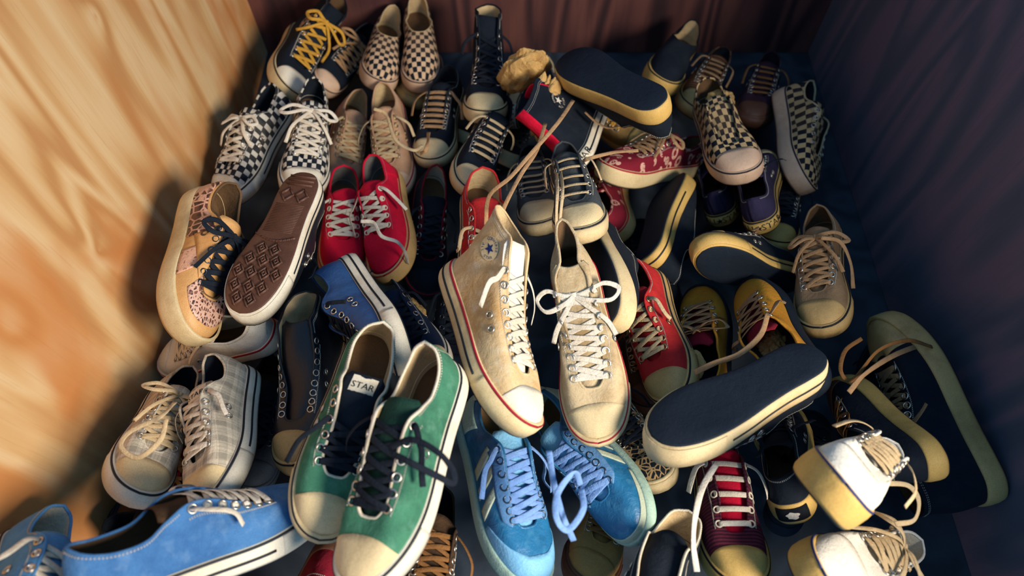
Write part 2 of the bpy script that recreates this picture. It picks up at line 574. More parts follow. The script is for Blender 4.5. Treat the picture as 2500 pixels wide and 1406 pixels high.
EYE_MESH = {}
def eyelet_mesh(mk, k, r=.0047, t=.0012):
    key = (mk, round(k, 2))
    if key not in EYE_MESH:
        V, F = [], []
        n, m = 14, 6
        for i in range(n):
            a = i * 2 * math.pi / n
            for j in range(m):
                b = j * 2 * math.pi / m
                rr = r + t * math.cos(b)
                V.append((k * rr * math.cos(a), k * rr * math.sin(a), k * t * math.sin(b)))
        for i in range(n):
            for j in range(m):
                F.append((i * m + j, ((i + 1) % n) * m + j, ((i + 1) % n) * m + (j + 1) % m, i * m + (j + 1) % m))
        me = bpy.data.meshes.new('eyelet')
        me.from_pydata(V, [], F)
        me.polygons.foreach_set('use_smooth', [True] * len(F))
        me.materials.append(M(mk))
        EYE_MESH[key] = me
    return EYE_MESH[key]

DEF = dict(kind='low', width=1.0, fox=.029, canvas='black', rub='rub_cream', cap='rub_cream', bumper=True, line='line_black', line2='line_black', lining='lin_dark', tongue=None,
           lace='lace_cream', eye='eye_steel', neye=6, stitch='st_white', outsole='rub_black', wob=.0011, lean=(0, 0), gape=0.0, pinch=.22, tshift=0.0, bend=0.0, squash=0.0, bow=False, patch=None,
           heel_label=None, label_mat='rub_white', insole='lin_brown', loose=True, style='criss', vents=True, binding=None, tread=None, parts=None, lacew=.0075, extra=None,
           stay=None, heelstrip=None, tongue_ext=.022, tongue_label=False, heelstitch=False, heelcap=None, caplen=.236)
PLACES = {
    'black_high_yellow': ((-0.52458,1.46125,0.06786), (-0.51227,1.16697,0.12650), (0.75898,0.15765,0.63175), 'R'),
    'black_low_toe': ((-0.40187,1.52319,-0.01060), (-0.46607,1.25535,0.04798), (0.73882,-0.02986,0.67324), 'L'),
    'check_slip_a': ((-0.32216,1.50290,0.04603), (-0.31846,1.22358,0.09255), (0.37396,0.15719,0.91403), 'R'),
    'check_slip_b': ((-0.24528,1.50614,0.08718), (-0.21342,1.22441,0.08351), (0.11525,0.00012,0.99334), 'L'),
    'tan_under_slip': ((-0.23884,1.50215,-0.04334), (-0.24634,1.23276,0.03122), (0.31507,0.24499,0.91690), 'R'),
    'print_check_a': ((-0.52300,1.15902,0.11376), (-0.61640,0.87454,0.09894), (-0.27921,0.04168,0.95933), 'R'),
    'print_check_b': ((-0.45126,1.15671,0.12869), (-0.42661,0.85768,0.14277), (0.30829,0.07010,0.94871), 'L'),
    'blush_low_a': ((-0.39313,1.25826,0.00201), (-0.39465,0.95850,0.01415), (0.50444,0.03240,0.86284), 'R'),
    'blush_low_b': ((-0.29976,1.21996,0.06044), (-0.26036,0.92482,0.04917), (-0.13015,-0.05519,0.98996), 'L'),
    'black_low_tanlace': ((-0.14696,1.27587,0.05702), (-0.18626,0.99359,0.08556), (-0.07817,0.11105,0.99074), 'R'),
    'black_high_b': ((-0.06025,1.33696,0.07564), (-0.05653,1.05236,0.16820), (0.05728,0.30948,0.94918), 'L'),
    'black_side_arc': ((-0.17733,1.18599,-0.03948), (0.01414,1.00383,0.06303), (-0.25403,-0.66319,-0.70403), 'R'),
    'black_low_c': ((-0.02858,1.12312,0.10955), (-0.09181,0.85860,0.15761), (0.41325,0.06622,0.90821), 'R'),
    'red_black_high_a': ((0.01538,1.13800,0.06262), (0.09455,1.40771,-0.01010), (0.95575,-0.23165,0.18130), 'L'),
    'red_black_high_b': ((0.11404,0.91959,0.17969), (0.19158,1.20532,0.13022), (-0.75899,0.30552,0.57498), 'R'),
    'sole_up_a': ((0.28372,0.89991,0.31671), (0.10891,1.12626,0.23569), (0.34738,-0.06650,-0.93536), 'R'),
    'tan_toe_under': ((0.15102,1.25354,0.01543), (0.31274,1.04211,0.09165), (-0.46585,-0.03765,0.88406), 'R'),
    'black_slip_back': ((0.45187,1.43376,0.05500), (0.33281,1.18573,0.13000), (0.29323,0.14499,0.94498), 'R'),
    'brown_low_back': ((0.53604,1.40860,-0.00156), (0.42087,1.16021,0.07566), (0.29358,0.15703,0.94295), 'R'),
    'plum_low_back': ((0.66791,1.38730,-0.00527), (0.56049,1.13823,0.06381), (0.02111,0.25876,0.96571), 'L'),
    'check_cap_low': ((0.44082,1.15284,0.12672), (0.45729,0.86571,0.19236), (-0.30183,0.19596,0.93300), 'R'),
    'check_side': ((0.65669,1.20741,0.09247), (0.63194,0.91206,0.08866), (0.72836,-0.06982,0.68163), 'L'),
    'bandana_a': ((0.42183,1.04691,0.03654), (0.18257,0.92336,0.14888), (0.16886,0.46380,0.86970), 'R'),
    'bandana_b': ((0.22372,0.83321,0.04713), (0.21584,1.10149,-0.04624), (-0.73325,0.20421,0.64857), 'L'),
    'grey_low_a': ((0.04877,1.02195,0.05548), (0.05610,0.76089,0.16831), (-0.26057,0.37687,0.88886), 'R'),
    'grey_low_b': ((0.10492,0.89355,0.19677), (0.12030,0.64120,0.32131), (-0.18330,0.42607,0.88592), 'L'),
    'red_open_low': ((-0.06644,0.86354,0.17480), (-0.03849,0.57223,0.19696), (0.18291,0.09201,0.97882), 'R'),
    'dark_red_trim': ((-0.17677,0.98871,0.04889), (-0.18522,0.69795,0.00984), (0.25428,-0.13597,0.95752), 'R'),
    'crimson_a': ((-0.37282,0.96536,0.06419), (-0.33414,0.68003,0.09023), (0.22891,0.11922,0.96612), 'R'),
    'crimson_b': ((-0.28036,0.95944,0.10770), (-0.23323,0.67104,0.12627), (-0.39944,-0.00625,0.91674), 'L'),
    'tan_leather': ((-0.55106,0.78672,0.24801), (-0.52218,0.48195,0.24442), (0.91750,0.08237,0.38912), 'R'),
    'brown_sole_up': ((-0.37615,0.80769,0.23424), (-0.43404,0.51283,0.25162), (0.02195,-0.06314,-0.99776), 'R'),
    'blue_leather_low': ((-0.32260,0.66436,0.17706), (-0.17406,0.42721,0.25801), (-0.85863,-0.50134,0.10686), 'R'),
    'navy_lined_low': ((-0.25753,0.68127,0.07268), (-0.12852,0.44936,0.17072), (-0.27905,0.23807,0.93030), 'L'),
    'black_high_c': ((-0.34096,0.57066,0.11097), (-0.34089,0.28538,0.19890), (-0.16930,0.29027,0.94185), 'R'),
    'green_a': ((-0.20259,0.45814,0.32960), (-0.25403,0.15980,0.33063), (0.35179,-0.05742,0.93432), 'R'),
    'green_b': ((-0.09685,0.39623,0.36972), (-0.18273,0.09472,0.38259), (-0.32571,0.13271,0.93611), 'L'),
    'cream_high_a': ((-0.07901,0.59344,0.31629), (0.02326,0.30390,0.33143), (0.73019,0.29025,0.61853), 'R'),
    'cream_low_b': ((0.09500,0.61371,0.30692), (0.13356,0.30471,0.26924), (-0.18560,-0.14175,0.97235), 'L'),
    'teal_runner_a': ((-0.05680,0.39956,0.19442), (0.03391,0.11524,0.22866), (0.41908,0.23917,0.87588), 'R'),
    'teal_runner_b': ((0.05430,0.43652,0.11808), (0.19079,0.18392,0.19724), (-0.67019,-0.13333,0.73012), 'L'),
    'white_red_line': ((-0.42256,0.53948,0.17397), (-0.67201,0.53635,0.04077), (-0.47104,-0.00052,0.88211), 'R'),
    'plaid_a': ((-0.47919,0.47021,0.16166), (-0.42432,0.20952,0.27804), (-0.61966,0.20751,0.75694), 'L'),
    'plaid_b': ((-0.59962,0.46476,0.10083), (-0.53940,0.22973,0.26322), (0.60646,0.55127,0.57297), 'R'),
    'blue_low_side': ((-0.50284,0.08620,0.41185), (-0.27602,0.23483,0.24467), (-0.02750,0.76530,0.64308), 'R'),
    'blue_low_far': ((-0.65108,0.17841,0.28120), (-0.51363,-0.01347,0.45453), (0.71459,0.67564,0.18127), 'L'),
    'brown_lace_dark': ((-0.62385,0.41942,-0.04905), (-0.63248,0.17923,0.07984), (0.69951,0.31822,0.63985), 'R'),
    'sole_up_big': ((0.46313,0.41644,0.28393), (0.19449,0.27644,0.32218), (0.06799,-0.38229,-0.92154), 'R'),
    'mustard_a': ((0.34351,0.42030,0.11537), (0.38670,0.69873,0.04142), (-0.45249,0.29385,0.84197), 'R'),
    'mustard_b': ((0.47075,0.40787,0.23443), (0.45131,0.66736,0.10129), (-0.82935,0.20461,0.51992), 'L'),
    'red_low_cap': ((0.24916,0.69265,0.12349), (0.26552,0.40171,0.17410), (-0.67712,0.08899,0.73047), 'R'),
    'black_sole_mid': ((0.15191,0.77641,0.16209), (0.18378,0.50318,0.26220), (0.85910,-0.08474,-0.50474), 'R'),
    'black_sole_stripe': ((0.28134,0.69210,0.12300), (0.37697,0.95611,0.05472), (0.73635,-0.40661,-0.54079), 'R'),
    'purple_heel_a': ((0.45013,0.87798,0.05162), (0.50054,1.13818,-0.04836), (-0.41367,0.39529,0.82014), 'R'),
    'purple_heel_b': ((0.49092,0.79489,0.14244), (0.56363,1.04927,0.04261), (-0.45030,0.43478,0.77987), 'L'),
    'tan_toe_right': ((0.65783,1.02377,-0.02965), (0.54562,0.79003,0.06331), (-0.01887,0.37730,0.92590), 'R'),
    'black_sole_arc': ((0.57984,0.73001,0.04393), (0.33839,0.69907,0.20154), (-0.16902,0.98341,-0.06584), 'R'),
    'taupe_low': ((0.62979,0.80963,0.12079), (0.54068,0.53530,0.17246), (-0.45434,0.30522,0.83691), 'R'),
    'black_high_right': ((0.78663,0.25607,0.07096), (0.68375,0.59358,0.11831), (-0.95720,-0.28379,-0.05680), 'R'),
    'black_low_right': ((0.61381,0.26917,0.23870), (0.60296,0.47447,0.04260), (-0.97637,-0.17401,-0.12815), 'L'),
    'white_canvas_a': ((0.54282,0.28633,0.21728), (0.37113,0.19774,0.44246), (0.64136,0.40826,0.64960), 'R'),
    'white_canvas_b': ((0.59672,0.17623,0.11000), (0.38423,0.11474,0.31000), (0.62580,0.24544,0.74036), 'L'),
    'maroon_low': ((0.34682,0.37429,0.09006), (0.32094,0.11354,0.22006), (-0.05604,0.44994,0.89130), 'R'),
    'black_tan_heel': ((0.41296,0.22649,0.20982), (0.49119,0.44042,0.04777), (-0.38743,0.64251,0.66112), 'R'),
    'zebra_print': ((0.14973,0.50278,0.02579), (0.23774,0.27214,0.15694), (-0.32216,0.37207,0.87050), 'R'),
    'black_lined_bottom': ((0.25941,0.19517,0.15455), (0.12979,0.01792,0.33422), (0.10505,0.66901,0.73579), 'R'),
    'brown_toe_dark': ((0.25305,0.66710,-0.03664), (0.25149,0.42101,0.08481), (-0.10355,0.44069,0.89167), 'R'),
    'brown_dark_bottom': ((-0.12443,0.24913,0.09720), (-0.12308,0.03258,0.26721), (0.33186,0.58380,0.74098), 'R'),
    'pink_dark_bottom': ((-0.26127,0.16569,0.18074), (-0.37261,0.03225,-0.01926), (-0.12216,-0.79287,0.59702), 'R'),
    'tan_blur_bottom': ((0.20495,0.32704,-0.01387), (0.10570,0.12684,0.14825), (0.22316,0.54425,0.80870), 'R'),
    'dark_fill_a': ((-0.11385,0.75520,0.04802), (-0.10893,0.47639,0.07341), (0.09489,0.09193,0.99123), 'R'),
    'dark_fill_b': ((-0.52373,0.88010,0.02000), (-0.53007,0.59708,0.02500), (0.40862,0.00697,0.91268), 'R'),
    'dark_fill_c': ((0.32369,0.66014,0.00990), (0.29095,0.92495,-0.04627), (-0.37118,0.14854,0.91661), 'R'),
    'dark_fill_d': ((0.45094,0.22891,0.05694), (0.58514,0.44428,-0.00819), (-0.07562,0.33151,0.94041), 'R'),
    'dark_fill_e': ((0.64548,0.39639,-0.00334), (0.80652,0.62314,-0.04513), (-0.12144,0.26266,0.95722), 'R'),
    'dark_fill_f': ((-0.47057,0.52871,0.02000), (-0.43598,0.27036,0.11500), (0.33794,0.36435,0.86778), 'R'),
    'dark_fill_g': ((0.04364,1.32281,-0.03803), (-0.02926,1.05094,-0.03320), (0.22285,-0.04246,0.97393), 'R'),
    'dark_fill_h': ((-0.12117,0.44210,0.16722), (-0.22309,0.16457,0.18044), (0.08173,0.01744,0.99650), 'R'),
    'dark_fill_i': ((-0.62528,0.19885,0.09329), (-0.36651,0.19810,0.22293), (-0.40591,0.41813,0.81265), 'R'),
    'dark_fill_j': ((-0.19925,0.49144,0.00646), (-0.22083,0.20662,0.04507), (0.20645,0.11606,0.97155), 'R'),
}
LOOSE = {
    'red_black_high_b:1': [(0.11770,0.96897,0.29323), (0.08292,0.88147,0.32323), (0.03147,0.79006,0.34323), (-0.00322,0.73964,0.34323), (-0.03853,0.71544,0.32323), (-0.04542,0.68343,0.28323)],
    'red_black_high_b:2': [(0.06404,0.92906,0.27323), (0.04364,0.81714,0.32323), (0.01659,0.74865,0.34323), (-0.00615,0.69560,0.34323), (-0.01862,0.67622,0.32323)],
    'blush_low_b:1': [(-0.29373,1.05507,0.18412), (-0.26869,1.04725,0.17412), (-0.24519,0.98776,0.16412), (-0.20733,0.96645,0.15412), (-0.19027,0.98874,0.14412)],
    'crimson_b:1': [(-0.27969,0.73809,0.21858), (-0.25544,0.73457,0.21858), (-0.23812,0.70504,0.21858), (-0.21052,0.69883,0.20858), (-0.20014,0.69671,0.17858), (-0.20028,0.69547,0.13858)],
    'mustard_b:1': [(0.42209,0.52615,0.25288), (0.39479,0.47786,0.27288), (0.35265,0.44045,0.28288), (0.31161,0.42495,0.28288), (0.28158,0.41332,0.27288)],
    'grey_low_b:1': [(0.08045,0.81156,0.28339), (0.07711,0.72717,0.33339), (0.07364,0.67306,0.33339), (0.07384,0.64372,0.31339)],
    'grey_low_b:2': [(0.08669,0.81156,0.28339), (0.08585,0.72717,0.33339), (0.08076,0.67306,0.33339), (0.07935,0.65681,0.31339)],
    'green_b:1': [(-0.14509,0.23851,0.45932), (-0.11478,0.24247,0.47932), (-0.08390,0.22717,0.47932), (-0.06901,0.21286,0.45932), (-0.06824,0.20048,0.44932), (-0.08349,0.20257,0.46932), (-0.11269,0.21463,0.47932), (-0.14024,0.23024,0.46932)],
    'teal_runner_b:1': [(0.09090,0.22681,0.33426), (0.08062,0.23500,0.36426), (0.05779,0.20662,0.37426), (0.05516,0.17676,0.37426), (0.06951,0.16409,0.36426), (0.08964,0.18875,0.36426), (0.08953,0.21658,0.35426)],
    'teal_runner_a:1': [(0.04878,0.26540,0.36000), (0.05397,0.22243,0.36000), (0.06532,0.18350,0.35000), (0.07962,0.15879,0.32000)],
    'taupe_low:1': [(0.55714,0.69363,0.22935), (0.58918,0.68450,0.22935), (0.60872,0.65240,0.20935), (0.61172,0.61145,0.18935)],
    'maroon_low:1': [(0.29112,0.27002,0.28506), (0.26631,0.23603,0.28506), (0.25106,0.19788,0.28506), (0.24596,0.16290,0.27506), (0.24804,0.12861,0.26506)],
    'plaid_b:1': [(-0.49608,0.35743,0.29526), (-0.50176,0.32765,0.31526), (-0.53870,0.30560,0.31526), (-0.54475,0.28401,0.31526), (-0.51656,0.26887,0.31526), (-0.48771,0.29016,0.32526), (-0.48132,0.31775,0.33526)],
    'white_canvas_a:1': [(0.52430,0.24397,0.27449), (0.55968,0.24096,0.27449), (0.56861,0.22017,0.27449), (0.55501,0.19406,0.27449), (0.52691,0.18835,0.27449)],
    'black_low_right:1': [(0.59086,0.50296,0.20825), (0.55730,0.48007,0.20825), (0.53066,0.43445,0.22825), (0.54700,0.42020,0.22825), (0.60053,0.47091,0.22825), (0.66637,0.49911,0.20825), (0.73194,0.50627,0.16825)],
    'black_low_tanlace:1': [(-0.17377,0.99240,0.17985), (-0.17055,0.94633,0.19985), (-0.17419,0.92458,0.19985), (-0.18536,0.92571,0.18985)],
    'bandana_a:1': [(0.24174,0.88100,0.25042), (0.19409,0.87589,0.25042), (0.14605,0.86067,0.25042), (0.13253,0.86739,0.23042)],
    'black_high_right:1': [(0.74442,0.52778,0.13880), (0.64209,0.47609,0.19880), (0.56289,0.42553,0.23880), (0.52904,0.39424,0.23880)],
}
PTS = {
    'paper_a': (0.034,1.143,0.200),
    'paper_b': (0.061,1.035,0.220),
    'paper_c': (0.461,0.515,0.160),
    'paper_d': (0.314,0.493,0.130),
    'paper_e': (0.455,1.114,0.150),
    'paper_f': (-0.188,0.591,0.140),
}
BUILT = []

def build_shoe(key, name, label, category, group=None, **kw):
    P = dict(DEF)
    P.update(kw)
    heel, toe, upv, foot = PLACES[key]
    heel, toe, upv = Vector(heel), Vector(toe), Vector(upv)
    Y = (toe - heel).normalized()
    X = Y.cross(upv).normalized()
    Z = X.cross(Y)
    k = (toe - heel).length / .285
    seed = sum(ord(c) * (i + 3) for i, c in enumerate(key)) % 9973
    L = Last(P['kind'], foot, P['width'], P['fox'], seed, P['wob'], P['lean'], P['gape'], P['bend'], P['squash'], P['pinch'], P['tshift'])
    root = bpy.data.objects.new(name, None)
    COL.objects.link(root)
    root.empty_display_size = .05
    R = Matrix((X, Y, Z)).transposed().to_4x4()
    # the long axis used for placing runs through the shoe a little above the sole
    root.matrix_world = Matrix.Translation(heel - Z * (.034 * k)) @ R
    inv = root.matrix_world.inverted()
    root['label'] = label
    root['category'] = category
    if group:
        root['group'] = group
    BUILT.append((key, root.name))
    flip = L.m > 0
    def put(nm, V, F, mat, parent=root, uv=True, lab=None, fl=False):
        V = np.asarray(V, float)
        o = mesh_obj(nm, L.deform(V) * k, [f[::-1] for f in F] if fl else F, M(mat), parent, uv_of(V) if uv else None)
        if lab:
            o['label'] = lab
        return o
    def panel(nm, s, v0, v1, off, mat, nv=8, parent=root, thick=.0011, lab=None):
        s = np.asarray(s, float)
        v0, v1 = np.broadcast_to(v0, s.shape), np.broadcast_to(v1, s.shape)
        q = np.linspace(0, 1, nv)
        S = np.repeat(s[:, None], nv, 1)
        Vv = v0[:, None] + (v1 - v0)[:, None] * q[None]
        Pg, Ng = L.surf(S, Vv), L.normal(S, Vv)
        V, F = slab(Pg + Ng * off, Ng, thick, flip=not flip)
        return put(nm, V, F, mat, parent, lab=lab)
    # ---- upper and lining
    N, Mv = 112, 15
    s = np.arange(N) / N
    vq = np.linspace(0, 1, Mv)
    S = np.repeat(s[:, None], Mv, 1)
    Vv = np.repeat(vq[None], N, 0)
    Pg, Ng = L.surf(S, Vv), L.normal(S, Vv)
    upper = put('upper', Pg.reshape(-1, 3), grid_faces(N, Mv, True, flip=flip), P['canvas'])
    put('lining', (Pg - Ng * .0024).reshape(-1, 3), grid_faces(N, Mv, True, flip=not flip), P['lining'])
    rim = L.surf(s, np.ones(N)) - L.normal(s, np.ones(N)) * .0012
    V, F = tube(rim, .0021, 6, closed=True)
    put('collar_binding', V, F, P['binding'] or P['canvas'])
    # ---- sole: rubber wall, outsole, insole
    n = 112
    s = np.arange(n) / n
    fx = L.fox(s)
    rings = [L.side(s, np.full(n, .0012), -.004), L.side(s, np.full(n, .0), -.0015), L.side(s, np.full(n, .004), 0), L.side(s, fx * .35, 0), L.side(s, fx * .7, 0), L.side(s, fx - .002, 0),
             L.side(s, fx, -.001), L.side(s, fx - .0005, -.005)]
    Pg = np.stack(rings, 1)
    put('midsole', Pg.reshape(-1, 3), grid_faces(n, len(rings), True, flip=flip), P['rub'])
    # outsole plate
    O = L.at_s(L.O, s)
    Nn = L.at_s(L.N, s)
    cen = np.stack([np.zeros(n), O[:, 1]], 1)
    def ringz(f, z, inset):
        xy = O - Nn * inset
        xy = cen * (1 - f) + xy * f
        xy[:, 1] = (O - Nn * inset)[:, 1] * f + .14 * (1 - f) if f < 1 else xy[:, 1]
        return np.concatenate([xy, np.full((n, 1), z)], 1)
    rr = [ringz(1, .004, .0005), ringz(1, -.0012, .0005), ringz(1, -.0022, .0025), ringz(.75, -.0022, .0025), ringz(.4, -.0022, .0025), ringz(.08, -.0022, .0025)]
    Pg = np.stack(rr[::-1], 1)
    Fo = grid_faces(n, len(rr), True, flip=flip)
    Vo = Pg.reshape(-1, 3)
    Fo.append(tuple(i * len(rr) for i in range(n)))
    outs = put('outsole', Vo, Fo, P['outsole'])
    ri = [ringz(1, .0225, .004), ringz(.6, .0215, .004), ringz(.1, .021, .004)]
    Pg = np.stack(ri, 1)
    Fi = grid_faces(n, 3, True, flip=flip)
    Fi.append(tuple(i * 3 + 2 for i in range(n)))
    put('insole', Pg.reshape(-1, 3), Fi, P['insole'])
    # ---- stripes around the rubber
    def band(nm, s, z0, z1, off, mat, lab=None, thick=.0012):
        q = np.linspace(0, 1, 3)
        Sg = np.repeat(s[:, None], 3, 1)
        Zg = z0[:, None] + (z1 - z0)[:, None] * q[None]
        Pb = L.side(Sg, Zg, off)
        Nb = np.concatenate([L.at_s(L.N, Sg), np.zeros(Sg.shape + (1,))], -1)
        V, F = slab(Pb, Nb, thick, flip=not flip)
        return put(nm, V, F, mat, lab=lab)
    sb = np.linspace(0, 1, 97)
    if P['line']:
        fz = L.fox(sb)
        band('piping_line', sb, fz - .0036, fz - .0008, .0007, P['line'])
    if P['line2']:
        s2 = np.linspace(.17, .83, 81)
        fz = L.fox(s2)
        band('sole_stripe', s2, fz * .40, fz * .40 + .0032, .0006, P['line2'])
    if P['bumper']:
        s3 = np.linspace(-.155, .155, 41)
        fz = L.fox(s3)
        band('toe_bumper', s3, np.full(41, .003), fz - .0042, .0014, P['rub'])
    if P['heel_label']:
        s4 = np.linspace(.5 - .058, .5 + .058, 15)
        hz = P['fox']
        lo, hi_ = .007, hz - .002
        lbl = band('heel_label', s4, np.full(15, lo), np.full(15, hi_), .0015, P['label_mat'])
        parts = [text_mesh('ALL', .019), text_mesh('STAR', .019), star_mesh(.0072)]
        parts[0][0][:, 0] -= .0235
        parts[1][0][:, 0] += .0225
        parts[2][0][:, 0] -= .0045
        tv, tf = join(parts)
        st = .5 - L.m * tv[:, 0] / L.per
        V = L.side(st, (lo + hi_) / 2 + tv[:, 1], .0019)
        put('lettering', V, tf, 'ink', lbl)
    # ---- toe cap
    if P['cap']:
        yc = P['caplen']
        ss = np.linspace(-.22, .22, 400)
        ok = L.at_s(L.O, ss)[:, 1] > yc + .004
        sc = np.linspace(ss[ok][0], ss[ok][-1], 41)
        vd = np.linspace(.02, .9, 160)
        vt = []
        for q in sc:
            pts = L.surf(np.full(160, q), vd)
            lim = yc - .10 * abs(pts[:, 0]) * 0 + 8 * pts[:, 0] ** 2 * .6
            i = np.where(pts[:, 1] < lim)[0]
            vt.append(vd[i[0]] if len(i) else .9)
        panel('toe_cap', sc, .02, np.array(vt), .0012, P['cap'], 9, thick=.0016)
    # ---- side panels
    if P['stay']:
        for sg in (1, -1):
            sp = np.linspace(.10, .30, 25) * sg
            panel('eyelet_stay', sp, np.linspace(.80, .76, 25), 1.0, .0009, P['stay'], 5)
    if P['heelcap']:
        panel('heel_counter', np.linspace(.40, .60, 25), .25, .93, .0010, P['heelcap'], 8)
    if P['heelstrip']:
        panel('heel_strip', np.linspace(.48, .52, 7), .2, 1.0, .0012, P['heelstrip'], 8)
    if P['stitch'] and P['kind'] != 'slip':
        parts = []
        base = 0
        for vv in (.765, .745):
            for sg in (1, -1):
                sp = np.linspace(.11, .30, 81) * sg
                pts = L.surf(sp, np.full(81, vv)) + L.normal(sp, np.full(81, vv)) * .0006
                for i in range(0, 79, 2):
                    parts.append(tube(pts[i:i + 2], .00042, 4))
        for vv in (.955, .935):
            sp = np.linspace(.31, .69, 161)
            pts = L.surf(sp, np.full(161, vv)) + L.normal(sp, np.full(161, vv)) * .0006
            for i in range(0, 159, 2):
                parts.append(tube(pts[i:i + 2], .00042, 4))
        if P['heelstitch']:
            for sc_ in (.475, .525):
                vq_ = np.linspace(.3, .93, 41)
                pts = L.surf(np.full(41, sc_), vq_) + L.normal(np.full(41, sc_), vq_) * .0006
                for i in range(0, 39, 2):
                    parts.append(tube(pts[i:i + 2], .00045, 4))
        V, F = join(parts)
        put('stitching', V, F, P['stitch'], upper, uv=False)['kind'] = 'stuff'
    if P['vents'] and P['bumper']:
        for ds in (.232, .262):
            for sg in (1, -1):
                place_eyelet(L, root, k, ds * sg, .40, P['eye'])
    # ---- tongue, eyelets, lace
    E = None
    if P['kind'] != 'slip':
        smax = .295 if P['kind'] == 'low' else .305
        sq = np.linspace(.03, smax, 14)
        mid = (L.at_s(L.C, sq) + L.at_s(L.C, -sq)) / 2
        mid[:, 2] -= .0045
        d = mid[-1] - mid[-3]
        d /= np.linalg.norm(d)
        ext = [mid[-1] + d * P['tongue_ext'] * f + np.array([0, 0, .004 * f * f]) for f in (.33, .66, 1.0)]
        pre = [mid[0] + np.array([0, .020, -.010]), mid[0] + np.array([0, .010, -.0045])]
        cl = np.vstack([pre, mid, ext])
        nT, nW = len(cl), 9
        wq = np.linspace(-1, 1, nW)
        hw = np.interp(np.arange(nT), [0, 6, nT - 4, nT - 2, nT - 1], [.022, .025, .028, .027, .020]) * P['width']
        T = np.gradient(cl, axis=0)
        T /= np.linalg.norm(T, axis=1)[:, None]
        Nt = np.cross(np.array([1., 0, 0]), T)
        Nt *= np.sign(Nt[:, 2])[:, None]
        Pg = cl[:, None] + wq[None, :, None] * hw[:, None, None] * np.array([1., 0, 0]) - (wq ** 2)[None, :, None] * .010 * Nt[:, None]
        V, F = slab(Pg, np.repeat(Nt[:, None], nW, 1), .0028, flip=True)
        tong = put('tongue', V, F, P['tongue'] or P['canvas'])
        if P['tongue_label']:
            ti = nT - 3
            def on_tongue(tv, off):
                tv = np.asarray(tv, float)
                return cl[ti] - np.array([1., 0, 0]) * tv[:, :1] + T[ti] * tv[:, 1:2] + Nt[ti] * (off - .010 * (tv[:, :1] / hw[ti]) ** 2)
            gx, gy = np.meshgrid(np.linspace(-.016, .016, 7), np.linspace(-.013, .013, 4), indexing='ij')
            tg = np.stack([gx, gy, gx * 0], -1).reshape(-1, 3)
            tl = put('tongue_label', on_tongue(tg, .0010), grid_faces(7, 4, flip=True), 'lin_white', tong, uv=False)
            tv, tf = text_mesh('STAR', .0125)
            put('lettering', on_tongue(tv, .0018), tf, 'ink', tl, uv=False)
        if P['neye']:
            es = np.linspace(.105, smax - .012, P['neye'])
            E = {}
            for sg in (1, -1):
                E[sg] = []
                for q in es:
                    E[sg].append(place_eyelet(L, root, k, q * sg, .895, P['eye']))
    if E and P['lace']:
        lace_parts = []
        sgx = L.m
        up = lambda i: (E[1][i][1] + E[-1][i][1])
        def seg(a, na, b, nb, lift):
            m = (a + b) / 2
            nm = na + nb
            nm /= np.linalg.norm(nm)
            pts = catmull([a - na * .001, a + (m - a) * .18 + na * .0028, m + nm * lift, b + (m - b) * .18 + nb * .0028, b - nb * .001], 5)
            tt = np.linspace(0, 1, len(pts))[:, None]
            nn = na * np.clip(1 - 2 * tt, 0, 1) + nb * np.clip(2 * tt - 1, 0, 1) + nm * (1 - abs(2 * tt - 1))
            lace_parts.append(ribbon(pts, nn, P['lacew'], .0018))
        ne = P['neye']
        a, na = E[1][0]
        b, nb = E[-1][0]
        seg(a, na, b, nb, .004)
        top = ne - 1 if P['style'] != 'half' else ne - 3
        for i in range(top):
            for sg in (1, -1):
                a, na = E[sg][i]
                b, nb = E[-sg][i + 1]
                if P['style'] == 'bar':
                    if sg == 1:
                        a, na = E[1][i + 1]
                        b, nb = E[-1][i + 1]
                        seg(a, na, b, nb, .005)
                else:
                    seg(a, na, b, nb, .0065 if sg == 1 else .004)
        a, na = E[1][top]
        b, nb = E[-1][top]
        c = (a + b) / 2
        nn = (na + nb) / np.linalg.norm(na + nb)
        lat = np.array([1., 0, 0])
        fwd = np.cross(nn, lat)
        fwd *= np.sign(fwd[1])
        if P['bow']:
            kn = c + nn * .007
            for (p, np_) in ((a, na), (b, nb)):
                lace_parts.append(ribbon(catmull([p - np_ * .001, p + np_ * .004, kn], 4), nn, P['lacew'], .0018))
            lace_parts.append(ribbon(catmull([kn - lat * .005 - nn * .004, kn - fwd * .002 + nn * .003, kn + lat * .005 - nn * .003], 4), nn, P['lacew'] * 1.1, .003))
            rs = np.random.RandomState(seed + 5)
            for sg in (1, -1):
                j = rs.uniform(.8, 1.25)
                lp = [kn, kn + lat * .016 * sg + nn * .010 + fwd * .006, kn + lat * .040 * sg * j + nn * .006 + fwd * .016, kn + lat * .052 * sg * j - nn * .006 + fwd * .006,
                      kn + lat * .036 * sg * j - nn * .002 - fwd * .008, kn + lat * .014 * sg + nn * .003 - fwd * .003, kn]
                Q = catmull(lp, 6)
                lace_parts.append(ribbon(Q, nn + lat * sg * .35 + fwd * .2, P['lacew'] * .95, .0016))
                en = [kn, kn + lat * .012 * sg + nn * .005 + fwd * .014, kn + lat * .030 * sg * j + nn * .002 + fwd * .04 * j, kn + lat * .042 * sg - nn * .012 + fwd * .065 * j]
                lace_parts.append(ribbon(catmull(en, 6), nn, P['lacew'] * .9, .0016))
        elif P['loose']:
            rs = np.random.RandomState(seed + 7)
